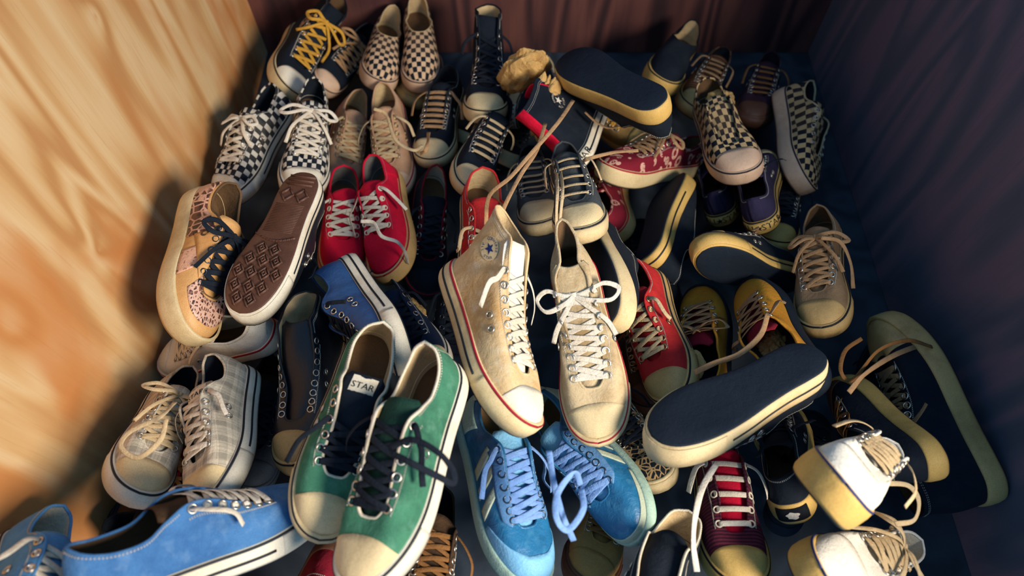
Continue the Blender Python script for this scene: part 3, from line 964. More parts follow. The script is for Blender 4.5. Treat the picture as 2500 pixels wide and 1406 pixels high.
            for sg, (p, np_) in ((1, (a, na)), (-1, (b, nb))):
                j = rs.uniform(.7, 1.3, 3)
                sd = sg * L.m
                en = [p - np_ * .001, p + np_ * .005, p + np_ * .007 + fwd * .012 * j[0] + lat * sd * .010, p + np_ * .004 + fwd * .03 * j[1] + lat * sd * .022 * j[2] - nn * .004,
                      p + fwd * .05 * j[0] + lat * sd * .030 * j[2] - nn * .014]
                lace_parts.append(ribbon(catmull(en, 6), np_ + nn, P['lacew'] * .92, .0016))
        V, F = join(lace_parts)
        put('lace', V, F, P['lace'], uv=False)
    # ---- round ankle patch with a star and lettering
    if P['patch']:
        s0, v0, pr, base_m, star_m = P['patch']
        def onto(tv, off):
            e = 1e-3
            p0 = L.surf(np.array([s0]), np.array([v0]))[0]
            ps = (L.surf(np.array([s0 + e]), np.array([v0]))[0] - p0) / e
            pv = (L.surf(np.array([s0]), np.array([v0 + e]))[0] - p0) / e
            ls, lv = np.linalg.norm(ps), np.linalg.norm(pv)
            sgn = -1.0 if (L.m > 0) == (0 < (s0 % 1) < .5) else 1.0
            sgn = -L.m
            ss_ = s0 + sgn * tv[:, 0] / ls
            vv_ = v0 + tv[:, 1] / lv
            return L.surf(ss_, vv_) + L.normal(ss_, vv_) * off
        rr_ = [0, .35, .7, 1.0]
        tv = [(0, 0, 0)]
        tf = []
        for q in rr_[1:]:
            for i in range(28):
                tv.append((pr * q * math.cos(i * math.pi / 14), pr * q * math.sin(i * math.pi / 14), 0))
        for i in range(28):
            tf.append((0, 1 + i, 1 + (i + 1) % 28))
            for q in range(2):
                a_, b_ = 1 + q * 28, 1 + (q + 1) * 28
                tf.append((a_ + i, b_ + i, b_ + (i + 1) % 28, a_ + (i + 1) % 28))
        pa = put('ankle_patch', onto(np.array(tv), .0014), tf, base_m, uv=False)
        sv, sf = star_mesh(pr * .52)
        put('star', onto(sv, .0020), sf, star_m, pa, uv=False)
        ring = []
        for word, a0, a1 in (('CONVERSE', 150, 30), ('ALL STAR', 205, 335)):
            for i, ch in enumerate(word):
                if ch == ' ':
                    continue
                an = math.radians(a0 + (a1 - a0) * i / (len(word) - 1))
                gv, gf = text_mesh(ch, pr * .36)
                rot = an - math.pi / 2 if word == 'CONVERSE' else an + math.pi / 2
                cx, sx = math.cos(rot), math.sin(rot)
                gv = np.stack([gv[:, 0] * cx - gv[:, 1] * sx + pr * .78 * math.cos(an), gv[:, 0] * sx + gv[:, 1] * cx + pr * .78 * math.sin(an), gv[:, 2]], 1)
                ring.append((gv, gf))
        rv, rf = join(ring)
        put('lettering', onto(rv, .0020), rf, star_m, pa, uv=False)
    # ---- tread of an upturned sole
    if P['tread']:
        tmat = P['outsole']
        def bars(polys, nm, wdt=.0022, hgt=.0026):
            parts_ = []
            for poly in polys:
                Q = np.array([(x * L.m, y, -.0022) for x, y in poly])
                for a_, b_ in zip(Q, np.roll(Q, -1, 0)) if len(Q) > 2 else [(Q[0], Q[1])]:
                    t_ = (b_ - a_) / np.linalg.norm(b_ - a_)
                    n_ = np.array([-t_[1], t_[0], 0]) * wdt / 2
                    e_ = t_ * wdt / 2
                    z_ = np.array([0, 0, -hgt])
                    V_ = np.array([a_ - e_ + n_, a_ - e_ - n_, b_ + e_ - n_, b_ + e_ + n_, a_ - e_ + n_ * .6 + z_, a_ - e_ - n_ * .6 + z_, b_ + e_ - n_ * .6 + z_, b_ + e_ + n_ * .6 + z_])
                    parts_.append((V_, [(4, 5, 6, 7), (0, 4, 7, 3), (1, 2, 6, 5), (0, 1, 5, 4), (2, 3, 7, 6)]))
            V_, F_ = join(parts_)
            return put(nm, V_, F_, tmat, outs, uv=False)
        def dia(cx, cy, r_):
            return [(cx - r_ * .8, cy), (cx, cy - r_), (cx + r_ * .8, cy), (cx, cy + r_)]
        for cy, xs in [(.262, (-.017, .004)), (.241, (-.028, -.005, .017)), (.216, (-.032, -.011, .011, .031)), (.192, (-.022, 0, .022)), (.170, (-.011, .011))]:
            for cx in xs:
                bars([dia(cx, cy, .0115), dia(cx, cy, .0042)], 'tread_diamond', .0026, .0032)
        for cy in (.013, .022, .031):
            bars([[(-.021, cy), (.021, cy)]], 'tread_bar', .0034, .003)
        for cx in (-.013, .013):
            bars([dia(cx, .055, .0135)], 'tread_diamond', .003, .003)
        
        for i in range(18):
            bars([[(-.024, .076 + i * .0034), (.024, .076 + i * .0034)]], 'tread_rib', .0013, .0009)
        arc = [(-.032 + .066 * i / 12, .143 + .010 * math.sin(math.pi * i / 12)) for i in range(13)]
        bars([[arc[i], arc[i + 1]] for i in range(12)], 'tread_arc', .0026, .003)
    if P['extra']:
        P['extra'](L, root, k, panel, put, band, upper)
    # ---- loose lace lengths given in room coordinates
    for lk, pts in LOOSE.items():
        if lk.split(':')[0] == key:
            Q = catmull([inv @ Vector(p) for p in pts], 8)
            wv = np.array((inv.to_3x3() @ Vector((0, -.35, 1))).normalized())
            tw = np.sin(np.linspace(0, 7, len(Q)))[:, None] * .5
            V, F = ribbon(Q, wv[None] + tw * np.array([[1., .3, 0]]), P['lacew'] * k * .95, .002)
            mesh_obj('lace_end', V, F, M(P['lace']), root)
    return root

def place_eyelet(L, root, k, s, v, mk):
    p = L.surf(np.array([s]), np.array([v]))[0]
    nrm = L.normal(np.array([s]), np.array([v]))[0]
    q = L.deform((p + nrm * .0010)[None])[0] * k
    o = bpy.data.objects.new('eyelet', eyelet_mesh(mk, k))
    COL.objects.link(o)
    o.parent = root
    o.location = q
    o.rotation_euler = Vector(nrm).to_track_quat('Z', 'Y').to_euler()
    return p, nrm
PAPERS = [
    ('crumpled_paper', 'crumpled kraft paper wad sticking up beside the upturned sole, upper piece', 'paper_a', .042, 3, (.9, .7, 1.4), (.3, .4, .2)),
    ('crumpled_paper', 'crumpled kraft paper strip hanging down over the red and black high-top', 'paper_b', .034, 8, (.6, .7, 1.9), (-.5, .3, .1)),
    ('crumpled_paper', 'printed kraft paper ball stuffed in the right mustard sneaker', 'paper_c', .030, 5, (1.1, 1.0, .8), (0, 0, .5)),
    ('crumpled_paper', 'crumpled paper stuffed in the left mustard sneaker', 'paper_d', .024, 6, (.8, 1.2, .8), (0, 0, .1)),
    ('crumpled_paper', 'crumpled brown paper in the checkered toe-cap sneaker', 'paper_e', .026, 7, (1.1, .9, .7), (0, 0, .8)),
    ('crumpled_paper', 'crumpled paper inside the navy sneaker', 'paper_f', .022, 9, (.8, 1.2, .7), (0, 0, .8)),
]

# ------------------------------------------------------------------ the wooden bin
def plywood(name, lo, mid, hi, axis, knots=(), rough=.6, amp=7.0, patch=None):
    """rotary-cut plywood: contour bands of a stretched noise field, bent round the knots"""
    k = NT(name)
    o = k.obj()
    st = {'y': (5.2, 5.2, .85), 'x': (5.2, 5.2, .55)}[axis]
    p = k.scale(o, st, (.7, .3, .2))
    f = k.noise(p, 1.0, 2, .45, .35)
    for (c, r, h) in knots:
        d = k.n('ShaderNodeVectorMath', operation='DISTANCE')
        e = k.n('ShaderNodeVectorMath', operation='MULTIPLY')
        k.link(o, e.inputs[0])
        e.inputs[1].default_value = (1, 1, .62)
        k.link(e.outputs[0], d.inputs[0])
        d.inputs[1].default_value = (c[0], c[1], c[2] * .62)
        g = k.math('MULTIPLY', k.math('POWER', 2.718, k.math('MULTIPLY', k.math('DIVIDE', d.outputs['Value'], r), -1.0)), h)
        f = k.math('ADD', f, g)
    wv = k.math('SINE', k.math('MULTIPLY', f, amp * 6.28))
    fine = k.noise(k.scale(o, (60, 60, 2.5)), 1.0, 4, .6)
    pores = k.noise(k.scale(o, (220, 220, 9)), 1.0, 2, .6)
    b = k.math('ADD', k.math('MULTIPLY', wv, .5), .5)
    b = k.math('ADD', k.math('MULTIPLY', b, .62), k.math('MULTIPLY', fine, .38))
    big = k.noise(o, 2.3, 2, .5)
    b = k.math('ADD', b, k.math('MULTIPLY', k.math('SUBTRACT', big, .5), .5))
    c = k.ramp(b, [(.18, srgb(lo)), (.48, srgb(mid)), (.82, srgb(hi))])
    c = k.mix(k.math('MULTIPLY', k.step(pores, .56, .72), .25), c, srgb(lo))
    if patch:
        pn = k.noise(k.scale(o, (4.2, 4.2, 2.0), (.4, .9, .1)), 1.0, 3, .55, .6)
        c = k.mix(k.math('MULTIPLY', k.step(pn, .46, .62), .75), c, srgb(patch))
    k.link(c, k.b.inputs['Base Color'])
    k.b.inputs['Roughness'].default_value = rough
    k.b.inputs['Specular IOR Level'].default_value = .25
    k.bump(k.math('ADD', b, k.math('MULTIPLY', fine, .8)), .25, .002)
    return k.m

def box(name, lo, hi, mat, kind='structure', bev=.002):
    (x0, y0, z0), (x1, y1, z1) = lo, hi
    V = [(x, y, z) for x in (x0, x1) for y in (y0, y1) for z in (z0, z1)]
    F = [(0, 1, 3, 2), (4, 6, 7, 5), (0, 4, 5, 1), (2, 3, 7, 6), (0, 2, 6, 4), (1, 5, 7, 3)]
    o = mesh_obj(name, V, F, mat, smooth=False)
    o['kind'] = kind
    md = o.modifiers.new('bevel', 'BEVEL')
    md.width = bev
    md.segments = 2
    return o
XL, XR, YB, YF, ZF = -.685, .83, 1.53, -.45, -.08
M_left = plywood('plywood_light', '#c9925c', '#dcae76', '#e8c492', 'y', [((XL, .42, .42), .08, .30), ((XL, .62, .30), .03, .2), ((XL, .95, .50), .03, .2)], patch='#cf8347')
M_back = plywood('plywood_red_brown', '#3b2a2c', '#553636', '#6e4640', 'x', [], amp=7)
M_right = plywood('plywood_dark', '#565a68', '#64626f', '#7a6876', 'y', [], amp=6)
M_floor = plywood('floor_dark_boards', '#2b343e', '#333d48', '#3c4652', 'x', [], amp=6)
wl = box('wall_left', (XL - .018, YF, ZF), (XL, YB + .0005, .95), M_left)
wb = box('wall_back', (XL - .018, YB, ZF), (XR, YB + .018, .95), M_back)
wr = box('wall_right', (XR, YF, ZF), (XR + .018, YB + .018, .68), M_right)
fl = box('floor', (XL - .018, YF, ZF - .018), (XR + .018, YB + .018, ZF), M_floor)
for o, lab in ((wl, 'light plywood side wall with swirling grain and knots'), (wb, 'dark red brown plywood wall behind the shoes'),
               (wr, 'dark shaded plywood wall on the right'), (fl, 'dark wooden floor under the shoes')):
    o['label'] = lab

# ------------------------------------------------------------------ crumpled paper
def crumple(name, label, key, size, seed, stretch=(1, 1, 1), rot=(0, 0, 0), mat='paper', group=None):
    r = np.random.RandomState(seed)
    nu, nv = 46, 30
    V = []
    for i in range(nu):
        for j in range(nv):
            th = math.pi * (j + .5) / nv
            ph = 2 * math.pi * i / nu
            V.append((math.sin(th) * math.cos(ph), math.sin(th) * math.sin(ph), math.cos(th)))
    V = np.array(V)
    D = np.zeros(len(V))
    for _ in range(30):
        d = r.normal(size=3)
        d /= np.linalg.norm(d)
        D += np.abs(V @ d - r.uniform(-.6, .6)) * r.uniform(-.42, .45)
    V = V * (1 + (D - D.mean()) * .55 + r.normal(size=len(V)) * .010 + sum(np.abs(np.sin(V @ (r.normal(size=3) * 3.6) + r.uniform(0, 6))) for _ in range(6)) * .11 - .38)[:, None]
    V = V * np.array(stretch) * size
    F = grid_faces(nu, nv, True, flip=False)
    F.append(tuple(i * nv for i in range(nu))[::-1])
    F.append(tuple(i * nv + nv - 1 for i in range(nu)))
    uv = V[:, :2] + .5
    o = mesh_obj(name, V, F, M(mat), None, uv, smooth=False)
    o.location = PTS[key]
    o.rotation_euler = rot
    o['label'] = label
    o['category'] = 'paper'
    if group:
        o['group'] = group
    return o

# ------------------------------------------------------------------ extras for the two special models
def croc_panels(L, root, k, panel, put, band, upper):
    stamp(L, put, 'oko', .012, .075, .93, 'rub_brown', upper)
    panel('toe_patch', np.linspace(-.125, .125, 31), .50, .95, .0012, 'croc_small', 9, lab='small scale crocodile print toe patch')
    for sg in (1, -1):
        panel('side_patch', np.linspace(.175, .245, 11) * sg, .22, .66, .0012, 'croc_dot', 8, lab='dotted crocodile print side patch')
        panel('quarter_patch', np.linspace(.285, .475, 25) * sg, .22, np.linspace(.80, .90, 25), .0012, 'croc_big', 9, lab='large scale crocodile print heel quarter')
        panel('eyelet_stay', np.linspace(.13, .285, 25) * sg, np.linspace(.78, .40, 25), 1.0, .0016, 'tanlea', 6)
        # sun emblem: a ring of short rays
        s0, v0 = .278 * sg, .62
        e = 1e-3
        p0 = L.surf(np.array([s0]), np.array([v0]))[0]
        ls = np.linalg.norm(L.surf(np.array([s0 + e]), np.array([v0]))[0] - p0) / e
        lv = np.linalg.norm(L.surf(np.array([s0]), np.array([v0 + e]))[0] - p0) / e
        rays = []
        for i in range(18):
            a = i * 2 * math.pi / 18
            rr = np.array([[.0032 * math.cos(a), .0032 * math.sin(a)], [.0062 * math.cos(a), .0062 * math.sin(a)]])
            ss, vv = s0 + rr[:, 0] / ls, v0 + rr[:, 1] / lv
            rays.append(tube(L.surf(ss, vv) + L.normal(ss, vv) * .0024, .0005, 4))
        V, F = join(rays)
        put('emblem', V, F, 'rub_brown', uv=False, lab='small stamped sun emblem')

def stamp(L, put, text, size, s0, v0, mat, parent, off=.0030):
    e = 1e-3
    p0 = L.surf(np.array([s0]), np.array([v0]))[0]
    ls = np.linalg.norm(L.surf(np.array([s0 + e]), np.array([v0]))[0] - p0) / e
    lv = np.linalg.norm(L.surf(np.array([s0]), np.array([v0 + e]))[0] - p0) / e
    tv, tf = text_mesh(text, size)
    ss, vv = s0 - L.m * tv[:, 0] / ls, v0 + tv[:, 1] / lv
    return put('lettering', L.surf(ss, vv) + L.normal(ss, vv) * off, tf, mat, parent, uv=False)

def heel_badge(L, root, k, panel, put, band, upper):
    b = band('heel_badge', np.linspace(.465, .535, 9), np.full(9, .008), np.full(9, .031), .0015, 'ink', lab='dark badge with a white crest')
    tv = [(0, 0, 0)] + [((.0085 + .0016 * math.sin(5 * a)) * math.cos(a), (.0062 + .0010 * math.sin(4 * a)) * math.sin(a), 0) for a in np.linspace(0, 2 * math.pi, 24, endpoint=False)]
    tv = np.array(tv)
    put('crest', L.side(.5 - L.m * tv[:, 0] / L.per, .0195 + tv[:, 1], .0021), [(0, 1 + i, 1 + (i + 1) % 24) for i in range(24)], 'st_white', b, uv=False)

def runner_panels(L, root, k, panel, put, band, upper):
    for sg in (1, -1):
        panel('eyelet_stay', np.linspace(.10, .30, 27) * sg, np.concatenate([np.linspace(.80, .62, 6), np.linspace(.60, .66, 21)]), 1.0, .0016, 'tealsuede', 7, lab='slate blue suede eyelet stay')
        for c in (.195, .240, .285):
            # three slanting stripes running from the sole to the eyelet stay
            n = 9
            q = np.linspace(0, 1, n)
            w = .012
            ss = np.linspace(c - w, c + w, 5)
            S = np.repeat(ss[:, None], n, 1) + (q * .018)[None]
            Vv = np.repeat((.14 + .60 * q)[None], 5, 0)
            Pg, Ng = L.surf(S * sg, Vv), L.normal(S * sg, Vv)
            V, F = slab(Pg + Ng * .0014, Ng, .0012, flip=(L.m < 0) == (sg > 0))
            put('stripe', V, F, 'pale', lab='pale side stripe')
    panel('heel_counter', np.linspace(.39, .61, 25), .15, .80, .0013, 'mint', 8, lab='mint suede heel counter')
    panel('heel_tab', np.linspace(.455, .545, 13), .72, .99, .0024, 'pale', 5)
    panel('toe_guard', np.linspace(-.17, .17, 35), .10, np.interp(np.abs(np.linspace(-.17, .17, 35)), [0, .06, .17], [.30, .27, .16] if L.m < 0 else [.62, .56, .2]), .0012, 'pale' if L.m < 0 else 'skyrub', 8, lab='suede toe guard')

# ------------------------------------------------------------------ the shoes
CV, HT, SL = 'canvas_sneaker', 'high_top_sneaker', 'slip_on_shoe'
SN = 'sneaker'
B = build_shoe
# back row
B('black_high_yellow', HT, 'black canvas high-top with yellow laces and white toe cap by the back left corner', SN, kind='high', lace='lace_yellow', rub='rub_cream', cap='rub_white', line2=None, bow=True,
  patch=(.31, .60, .019, 'rub_blush', 'ink'), bumper=False, lining='lin_brown')
B('black_low_toe', CV, 'black low sneaker with blush toe rubber left of the checkered slip-ons', SN, lace='lace_tan', rub='rub_blush', cap='rub_blush', line2=None, bumper=False, caplen=.245, bow=True)
B('check_slip_a', SL, 'checkered slip-on shoe, left one of the upright back pair', SN, 'upright checkered slip-ons', kind='slip', canvas='check', rub='rub_blush', fox=.034, cap=None, bumper=False, line2=None,
  lining='lin_cream', binding='lin_cream', vents=False, insole='lin_brown')
B('check_slip_b', SL, 'checkered slip-on shoe, right one of the upright back pair', SN, 'upright checkered slip-ons', kind='slip', canvas='check', rub='rub_blush', fox=.034, cap=None, bumper=False, line2=None,
  lining='lin_cream', binding='lin_cream', vents=False, insole='lin_brown')
B('tan_under_slip', CV, 'sand suede sneaker half hidden beneath the checkered slip-ons', SN, canvas='sand', rub='rub_tan', cap='rub_tan', lace='lace_tan', line=None, line2=None)
# second row
B('print_check_a', CV, 'white sneaker with black square print lying on its side by the plywood wall', SN, 'square print sneakers', canvas='print', rub='rub_white', cap='rub_white', lace='lace_white', lining='lin_dark', tongue='print', bow=True)
B('print_check_b', CV, 'white sneaker with black square print laced upright above the upturned brown sole', SN, 'square print sneakers', canvas='print', rub='rub_white', cap='rub_white', lace='lace_white', lining='lin_dark', tongue='print', bow=True)
B('blush_low_a', CV, 'blush canvas sneaker with red sole line, left of its pair', SN, 'blush sneakers', canvas='blush', rub='rub_blush', cap='rub_blush', line='line_red', line2=None, lace='lace_cream', lining='lin_cream', tongue='blush', eye='eye_brass')
B('blush_low_b', CV, 'blush canvas sneaker with red sole line, right of its pair', SN, 'blush sneakers', canvas='blush', rub='rub_blush', cap='rub_blush', line='line_red', line2=None, lace='lace_cream', lining='lin_cream', tongue='blush', eye='eye_brass')
B('black_low_tanlace', CV, 'black canvas sneaker with tan bar laces beside the blush pair', SN, rub='rub_cream', cap='rub_cream', lace='lace_tan', style='bar', neye=7, lacew=.009)
B('black_high_b', HT, 'black high-top with cream toe cap standing against the back wall', SN, kind='high', rub='rub_cream', cap='rub_cream', lace='lace_black', line2=None, lining='lin_cream', bumper=False)
B('black_side_arc', CV, 'black sneaker tipped over with curved cream sole edge, left of the red-black high-tops', SN, rub='rub_cream', cap=None, lace='lace_black', line=None, line2=None, bumper=False)
B('black_low_c', CV, 'black sneaker with cream bar laces above the orange red low sneaker', SN, rub='rub_cream', cap='rub_cream', lace='lace_cream', style='bar', line2=None)
B('red_black_high_a', HT, 'black and red printed high-top with its heel towards the viewer, left of the paper', SN, 'red and black high-tops', kind='high', rub='rub_cream', cap='rub_cream', lace='lace_blush' if 0 else 'lace_tan', canvas='black', heelstrip='crimson',
  tongue='crimson', heel_label=True, line2=None, stay='darkred', patch=(.69, .62, .017, 'line_black', 'st_white'), loose=False)
B('red_black_high_b', HT, 'black and red printed high-top with lettered heel, right of the crumpled paper', SN, 'red and black high-tops', kind='high', rub='rub_white', cap='rub_cream', lace='lace_tan', canvas='black', heelstrip='crimson',
  tongue='crimson', heel_label=True, stay='crimson', patch=(.36, .62, .017, 'line_black', 'st_white'), loose=False)
B('sole_up_a', CV, 'upturned sneaker with plain black sole and yellowed edge against the back wall', SN, rub='rub_yellow', cap='rub_yellow', line=None, line2=None, bumper=False, lace='lace_tan', fox=.034)
B('tan_toe_under', CV, 'sand suede sneaker with cream toe below the yellow-edged upturned sole', SN, canvas='sand', rub='rub_tan', cap='rub_yellow', lace='lace_yellow', line=None, line2=None, lining='lin_brown')
B('black_slip_back', SL, 'plain black slip-on with thick cream sole against the back wall', SN, kind='slip', canvas='black', rub='rub_yellow', fox=.036, cap=None, bumper=False, line2=None, lining='lin_cream', vents=False)
B('brown_low_back', CV, 'brown striped sneaker in shade with tan laces and cream toe', SN, canvas='brown', rub='rub_tan', cap='rub_tan', lace='lace_tan', style='bar', line2=None)
B('plum_low_back', CV, 'dark plum sneaker in shade behind the checkered toe-cap sneaker', SN, canvas='plum', rub='rub_brown', cap='rub_brown', lace='lace_brown', style='bar', line2=None, line=None)
B('check_cap_low', CV, 'checkered sneaker with large blush toe cap, stuffed with paper', SN, canvas='check2', rub='rub_blush', cap='rub_blush', lace=None, neye=0, stitch=None, tongue='check2', lining='lin_brown', line2=None, bumper=False, width=1.08, vents=False, caplen=.232)
B('check_side', CV, 'checkered sneaker standing on its side by the right wall', SN, tshift=.018, canvas='check2', rub='rub_blush', cap=None, lace=None, neye=5, stitch=None, lining='lin_dark', line2=None, bumper=False, fox=.034, vents=False, binding='lin_cream', gape=.1, stay='check2')
B('bandana_a', CV, 'red bandana print sneaker lying in profile with a big lace bow', SN, 'bandana sneakers', tshift=.018, canvas='bandana', rub='rub_cream', cap=None, lace='lace_tan', bow=True, line='line_red', line2=None, lining='lin_brown', bumper=False, vents=False, fox=.034)
B('bandana_b', CV, 'red bandana print sneaker wedged beside the grey pair, heel forward', SN, 'bandana sneakers', tshift=.018, canvas='bandana', rub='rub_tan', cap=None, lace='lace_tan', line='line_red', line2=None, lining='lin_brown', bumper=False, vents=False, fox=.030)
B('grey_low_a', CV, 'charcoal grey sneaker with tan toe cap, left of its pair', SN, 'charcoal grey sneakers', canvas='grey', rub='rub_cream', cap='rub_cream', lace='lace_cream', line2=None, style='bar', lacew=.006, caplen=.228)
B('grey_low_b', CV, 'charcoal grey sneaker with tan toe cap, right of its pair', SN, 'charcoal grey sneakers', canvas='grey', rub='rub_cream', cap='rub_cream', lace='lace_cream', line2=None, style='bar', lacew=.006, caplen=.228, neye=5)
B('red_open_low', CV, 'orange red sneaker with cream lining gaping open behind the cream high-top', SN, canvas='red', rub='rub_cream', cap='rub_cream', lace='lace_cream', style='half', lining='lin_cream', gape=.25)
B('dark_red_trim', CV, 'black sneaker with dark red trim and white lining right of the crimson pair', SN, canvas='black', rub='rub_black', cap='rub_black', lace='lace_black', lining='lin_white', stay='darkred', line='line_red', line2=None, heelstrip='darkred', binding='darkred', stitch=None)
# third row
B('crimson_a', CV, 'crimson canvas sneaker with white laces, left of its pair', SN, 'crimson sneakers', tshift=.018, canvas='crimson', rub='rub_tan', cap=None, lace='lace_white', lining='lin_grey', line='line_red', line2=None, bumper=False, vents=False, stitch='st_red', neye=5, eye='eye_white', gape=.1)
B('crimson_b', CV, 'crimson canvas sneaker with tall tan sole edge, right of its pair', SN, 'crimson sneakers', tshift=.018, canvas='crimson', rub='rub_tan', cap=None, lace='lace_white', lining='lin_grey', line='line_red', line2=None, bumper=False, vents=False, stitch='st_red', neye=5, eye='eye_white', fox=.034, heelcap='crimson')
B('tan_leather', 'leather_sneaker', 'tan leather sneaker with crocodile print panels and black laces against the plywood', SN, canvas='tanlea', rub='rub_cream', cap=None, lace='lace_black', lining='lin_brown', line=None, line2=None, bumper=False, vents=False, stitch=None,
  neye=6, bow=True, fox=.034, outsole='rub_tan', extra=croc_panels, width=1.08, eye='eye_black', wob=.0006, lacew=.0085, binding='lin_brown')
B('brown_sole_up', CV, 'upturned black sneaker with brown patterned sole', SN, canvas='black_lea', rub='rub_white', cap='rub_white', lace='lace_black', outsole='rub_brown', tread=True)
B('blue_leather_low', CV, 'blue leather sneaker lying on its side above the green pair', SN, canvas='blue_lea', rub='rub_white', cap='rub_white', lace='lace_black', lining='lin_cream', stitch=None)
B('navy_lined_low', CV, 'navy sneaker with cream lining behind the green pair', SN, canvas='navy', rub='rub_white', cap='rub_cream', lace='lace_black', lining='lin_white', neye=5)
B('black_high_c', HT, 'black leather high-top with empty eyelets left of the green pair', SN, kind='high', canvas='black_lea', rub='rub_tan', cap='rub_tan', lace=None, lining='lin_cream', gape=.2, line2=None, neye=8, lean=(.1, -.2), squash=.35)
B('green_a', CV, 'green canvas sneaker in half shadow, left of its pair', SN, 'green sneakers', canvas='green', rub='rub_cream', cap='rub_cream', lace='lace_black', lining='lin_cream', gape=.1, style='half', tongue='black', tongue_label=True, heelstitch=True, binding='lin_white', heelstrip='green')
B('green_b', CV, 'green canvas sneaker with black laces and bright white sole edge, right of its pair', SN, 'green sneakers', canvas='green', rub='rub_white', cap='rub_cream', lace='lace_black', lining='lin_cream', line2=None, tongue='greend', heelstitch=True, binding='lin_white', heelstrip='green')
B('cream_high_a', HT, 'cream leather high-top with blue star ankle patch, topmost in the middle', SN, 'cream high-tops', kind='high', canvas='cream', rub='rub_cream', cap='rub_white', lace='lace_white', lining='lin_cream', line='line_red', neye=8,
  patch=(.395, .70, .0195, 'rub_cream', 'inkblue'), lean=(.1, -.4), squash=.3, pinch=.35, tongue='white', bow=False)
B('cream_low_b', HT, 'soiled cream canvas high-top with red sole line, right of the star patch one', SN, 'cream high-tops', kind='high', canvas='cream2', rub='rub_cream', cap='rub_cream', lace='lace_white', lining='lin_brown', line='line_red', line2=None, neye=8, bow=True, lean=(0, -.45), squash=.75, pinch=.55)
B('teal_runner_a', 'running_shoe', 'blue nylon running shoe with pale stripes, left one with toe towards the viewer', SN, 'blue running shoes', canvas='teal', rub='mint', cap=None, lace='lace_blue', lining='mint', tongue='skyrub', line=None, line2=None, bumper=False, vents=False,
  stitch=None, extra=runner_panels, neye=7, fox=.022, eye='eye_black', outsole='mintrub', lacew=.0085, wob=.0014)
B('teal_runner_b', 'running_shoe', 'blue nylon running shoe with pale stripes, right one under the cream toes', SN, 'blue running shoes', canvas='teal', rub='mint', cap=None, lace='lace_blue', lining='mint', tongue='skyrub', line=None, line2=None, bumper=False, vents=False,
  stitch=None, extra=runner_panels, neye=7, fox=.022, eye='eye_black', outsole='mintrub', lacew=.0085, wob=.0014)
B('white_red_line', CV, 'white sneaker with thin red sole line pressed under the tan leather sneaker', SN, canvas='white', rub='rub_white', cap='rub_white', lace='lace_white', line='line_red', line2=None, lining='lin_white')
B('plaid_a', CV, 'grey plaid sneaker with white laces and double black sole lines, right of its pair', SN, 'plaid sneakers', canvas='plaid', rub='rub_white', cap='rub_cream', lace='lace_white', lining='lin_dark', tongue='plaid', tongue_label=True)
B('plaid_b', CV, 'grey plaid sneaker in shade with tangled laces, left of its pair', SN, 'plaid sneakers', canvas='plaid', rub='rub_white', cap='rub_cream', lace='lace_cream', lining='lin_dark', tongue='plaid', bow=True)
B('blue_low_side', CV, 'blue canvas sneaker lying in profile in the lower left front', SN, 'blue sneakers', canvas='blue', rub='rub_white', cap=None, vents=False, lace='lace_white', lining='lin_brown', neye=7, tongue='brownplain', loose=True)
B('blue_low_far', CV, 'light blue canvas sneaker cut by the left edge of the picture', SN, 'blue sneakers', canvas='blue_light', rub='rub_white', cap='rub_cream', lace='lace_white', lining='lin_white')
B('brown_lace_dark', CV, 'dark sneaker with brown laces behind the blue canvas one', SN, canvas='brownplain', rub='rub_black', cap=None, lace='lace_brown', line=None, line2=None, tongue='darkred', bow=True)
B('sole_up_big', CV, 'big upturned black sneaker with smooth black sole and ribbed cream edge', SN, canvas='black', rub='rub_cream', cap='rub_cream', lace='lace_black', line=None, fox=.036)
B('mustard_a', CV, 'mustard suede sneaker with tan lace knot, left of its pair', SN, 'mustard sneakers', canvas='mustard', rub='rub_black', cap=None, bumper=False, vents=False, line=None, line2=None, stitch=None, lacew=.0095, lace='lace_tan', lining='lin_dark', binding='mustard', bow=True, gape=.3, tongue='darkred', neye=5, insole='lin_dark')
B('mustard_b', CV, 'mustard suede sneaker stuffed with paper, right of its pair', SN, 'mustard sneakers', canvas='mustard', rub='rub_black', cap=None, bumper=False, vents=False, line=None, line2=None, stitch=None, lacew=.0095, lace='lace_tan', lining='lin_dark', binding='mustard', gape=.3, tongue='darkred', neye=5, insole='lin_dark')
B('red_low_cap', CV, 'red canvas sneaker with tan toe cap right of the cream high-tops', SN, canvas='red', rub='rub_tan', cap='rub_tan', lace='lace_cream', lining='lin_brown', eye='eye_brass')
B('black_sole_mid', CV, 'upturned black sneaker with cream toe edge squeezed behind the cream high-tops', SN, canvas='black', rub='rub_cream', cap=None, lace=None, neye=0, line=None, line2=None, bumper=False)
B('black_sole_stripe', CV, 'tipped black sneaker with wavy cream sole edge and black line', SN, canvas='black', rub='rub_yellow', cap=None, lace=None, neye=0, line=None, bumper=False)
B('purple_heel_a', CV, 'dark purple sneaker with lettered heel, left of its pair', SN, 'purple sneakers', canvas='purple', rub='rub_yellow', cap='rub_cream', lace='lace_black', heel_label=True, label_mat='rub_yellow', heelstrip='purple')
B('purple_heel_b', CV, 'dark purple sneaker with lettered heel, right of its pair', SN, 'purple sneakers', canvas='purple', rub='rub_yellow', cap='rub_cream', lace='lace_black', heel_label=True, label_mat='rub_yellow', heelstrip='purple')
B('tan_toe_right', CV, 'black sneaker with yellowed toe cap under the purple heels', SN, canvas='black', rub='rub_yellow', cap='rub_yellow', lace='lace_black', line2=None)
B('black_sole_arc', CV, 'upturned black sneaker with yellowed edge between the mustard and taupe sneakers', SN, canvas='black', rub='rub_yellow', cap='rub_yellow', lace='lace_tan')
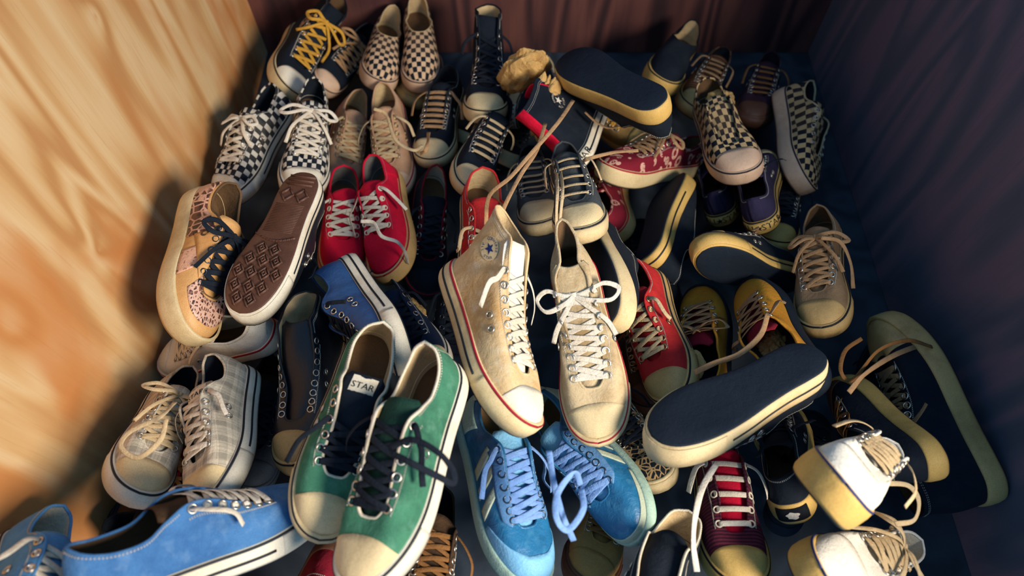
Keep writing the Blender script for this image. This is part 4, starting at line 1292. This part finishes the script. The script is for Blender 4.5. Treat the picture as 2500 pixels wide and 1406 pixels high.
B('taupe_low', CV, 'taupe canvas sneaker with tan laces near the right wall', SN, canvas='taupe', rub='rub_tan', cap='rub_tan', lace='lace_tan', lining='lin_brown', tongue='taupe', bow=True)
B('black_high_right', HT, 'black high-top with tan toe cap lying along the right wall', SN, kind='high', canvas='black', rub='rub_tan', cap='rub_tan', lace='lace_tan', lining='lin_brown', neye=8, line2=None, line=None, bumper=False, caplen=.222, squash=.45)
B('black_low_right', CV, 'black sneaker with curved yellow sole edge inside the tall black high-top', SN, canvas='black', rub='rub_yellow', cap='rub_brown', lace='lace_brown', lining='lin_brown', line=None, line2=None, bumper=False, bow=True)
B('white_canvas_a', CV, 'white canvas sneaker with blue line and tan toe rubber, upper one of the front pair', SN, 'white sneakers with blue line', canvas='white', rub='rub_yellow', cap='white', lace='lace_cream', line='line_blue', line2=None, lining='lin_white', fox=.036, bumper=False, caplen=.20, tshift=.045)
B('white_canvas_b', CV, 'white canvas sneaker with blue line at the bottom edge of the picture', SN, 'white sneakers with blue line', canvas='white', rub='rub_yellow', cap='white', lace='lace_cream', line='line_blue', line2=None, lining='lin_white', fox=.036, bumper=False, caplen=.20, tshift=.045, bow=True)
B('maroon_low', CV, 'maroon tweed sneaker with white laces at the bottom right', SN, canvas='maroon', rub='rub_yellow', cap='rub_yellow', lace='lace_white', lining='lin_dark', tongue='crimson', style='bar', neye=5, eye='eye_white', lacew=.009)
B('black_tan_heel', CV, 'black sneaker with tan heel rubber and dark heel badge', SN, canvas='black', rub='rub_yellow', cap='rub_yellow', lace='lace_black', line=None, line2=None, fox=.034, heel_label=None,
  extra=heel_badge)
B('zebra_print', CV, 'black and tan zebra print sneaker right of the blue running shoes', SN, canvas='zebra', rub='rub_cream', cap='zebra', lace='lace_black', line=None, line2=None)
B('black_lined_bottom', CV, 'black sneaker with tan lining at the bottom edge of the picture', SN, canvas='black', rub='rub_black', cap='rub_black', lace=None, neye=0, lining='lin_cream', insole='lin_cream', line=None, line2=None, binding='lin_white', gape=.2)
B('brown_toe_dark', CV, 'dark brown sneaker in shade below the red toe-cap sneaker', SN, canvas='brownplain', rub='rub_brown', cap='rub_brown', lace='lace_brown', line2=None)
B('brown_dark_bottom', CV, 'dark brown sneaker under the green pair at the bottom edge', SN, canvas='brownplain', rub='rub_brown', cap='rub_brown', lace='lace_brown', line=None, line2=None)
B('pink_dark_bottom', CV, 'dark red sneaker tip under the green pair at the bottom edge', SN, canvas='darkred', rub='rub_brown', cap='rub_brown', lace='lace_brown', line=None, line2=None)
B('tan_blur_bottom', CV, 'olive brown sneaker toe between the running shoes at the bottom edge', SN, canvas='sand', rub='rub_brown', cap='sand', lace='lace_brown', line=None, line2=None)
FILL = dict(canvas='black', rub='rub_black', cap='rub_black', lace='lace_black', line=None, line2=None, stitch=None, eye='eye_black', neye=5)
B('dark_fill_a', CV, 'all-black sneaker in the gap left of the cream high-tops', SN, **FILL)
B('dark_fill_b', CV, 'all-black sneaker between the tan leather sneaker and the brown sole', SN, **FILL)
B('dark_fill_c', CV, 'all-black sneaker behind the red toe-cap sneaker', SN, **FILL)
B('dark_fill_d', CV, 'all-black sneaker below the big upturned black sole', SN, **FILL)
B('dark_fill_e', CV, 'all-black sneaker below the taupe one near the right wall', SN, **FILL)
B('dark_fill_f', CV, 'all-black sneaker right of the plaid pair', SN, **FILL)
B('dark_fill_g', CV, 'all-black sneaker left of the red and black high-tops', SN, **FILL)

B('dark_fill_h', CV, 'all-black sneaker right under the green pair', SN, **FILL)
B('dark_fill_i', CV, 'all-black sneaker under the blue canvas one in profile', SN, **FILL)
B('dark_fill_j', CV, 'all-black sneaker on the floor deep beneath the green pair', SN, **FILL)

# ------------------------------------------------------------------ paper
for a in PAPERS:
    crumple(*a[:6], rot=a[6])
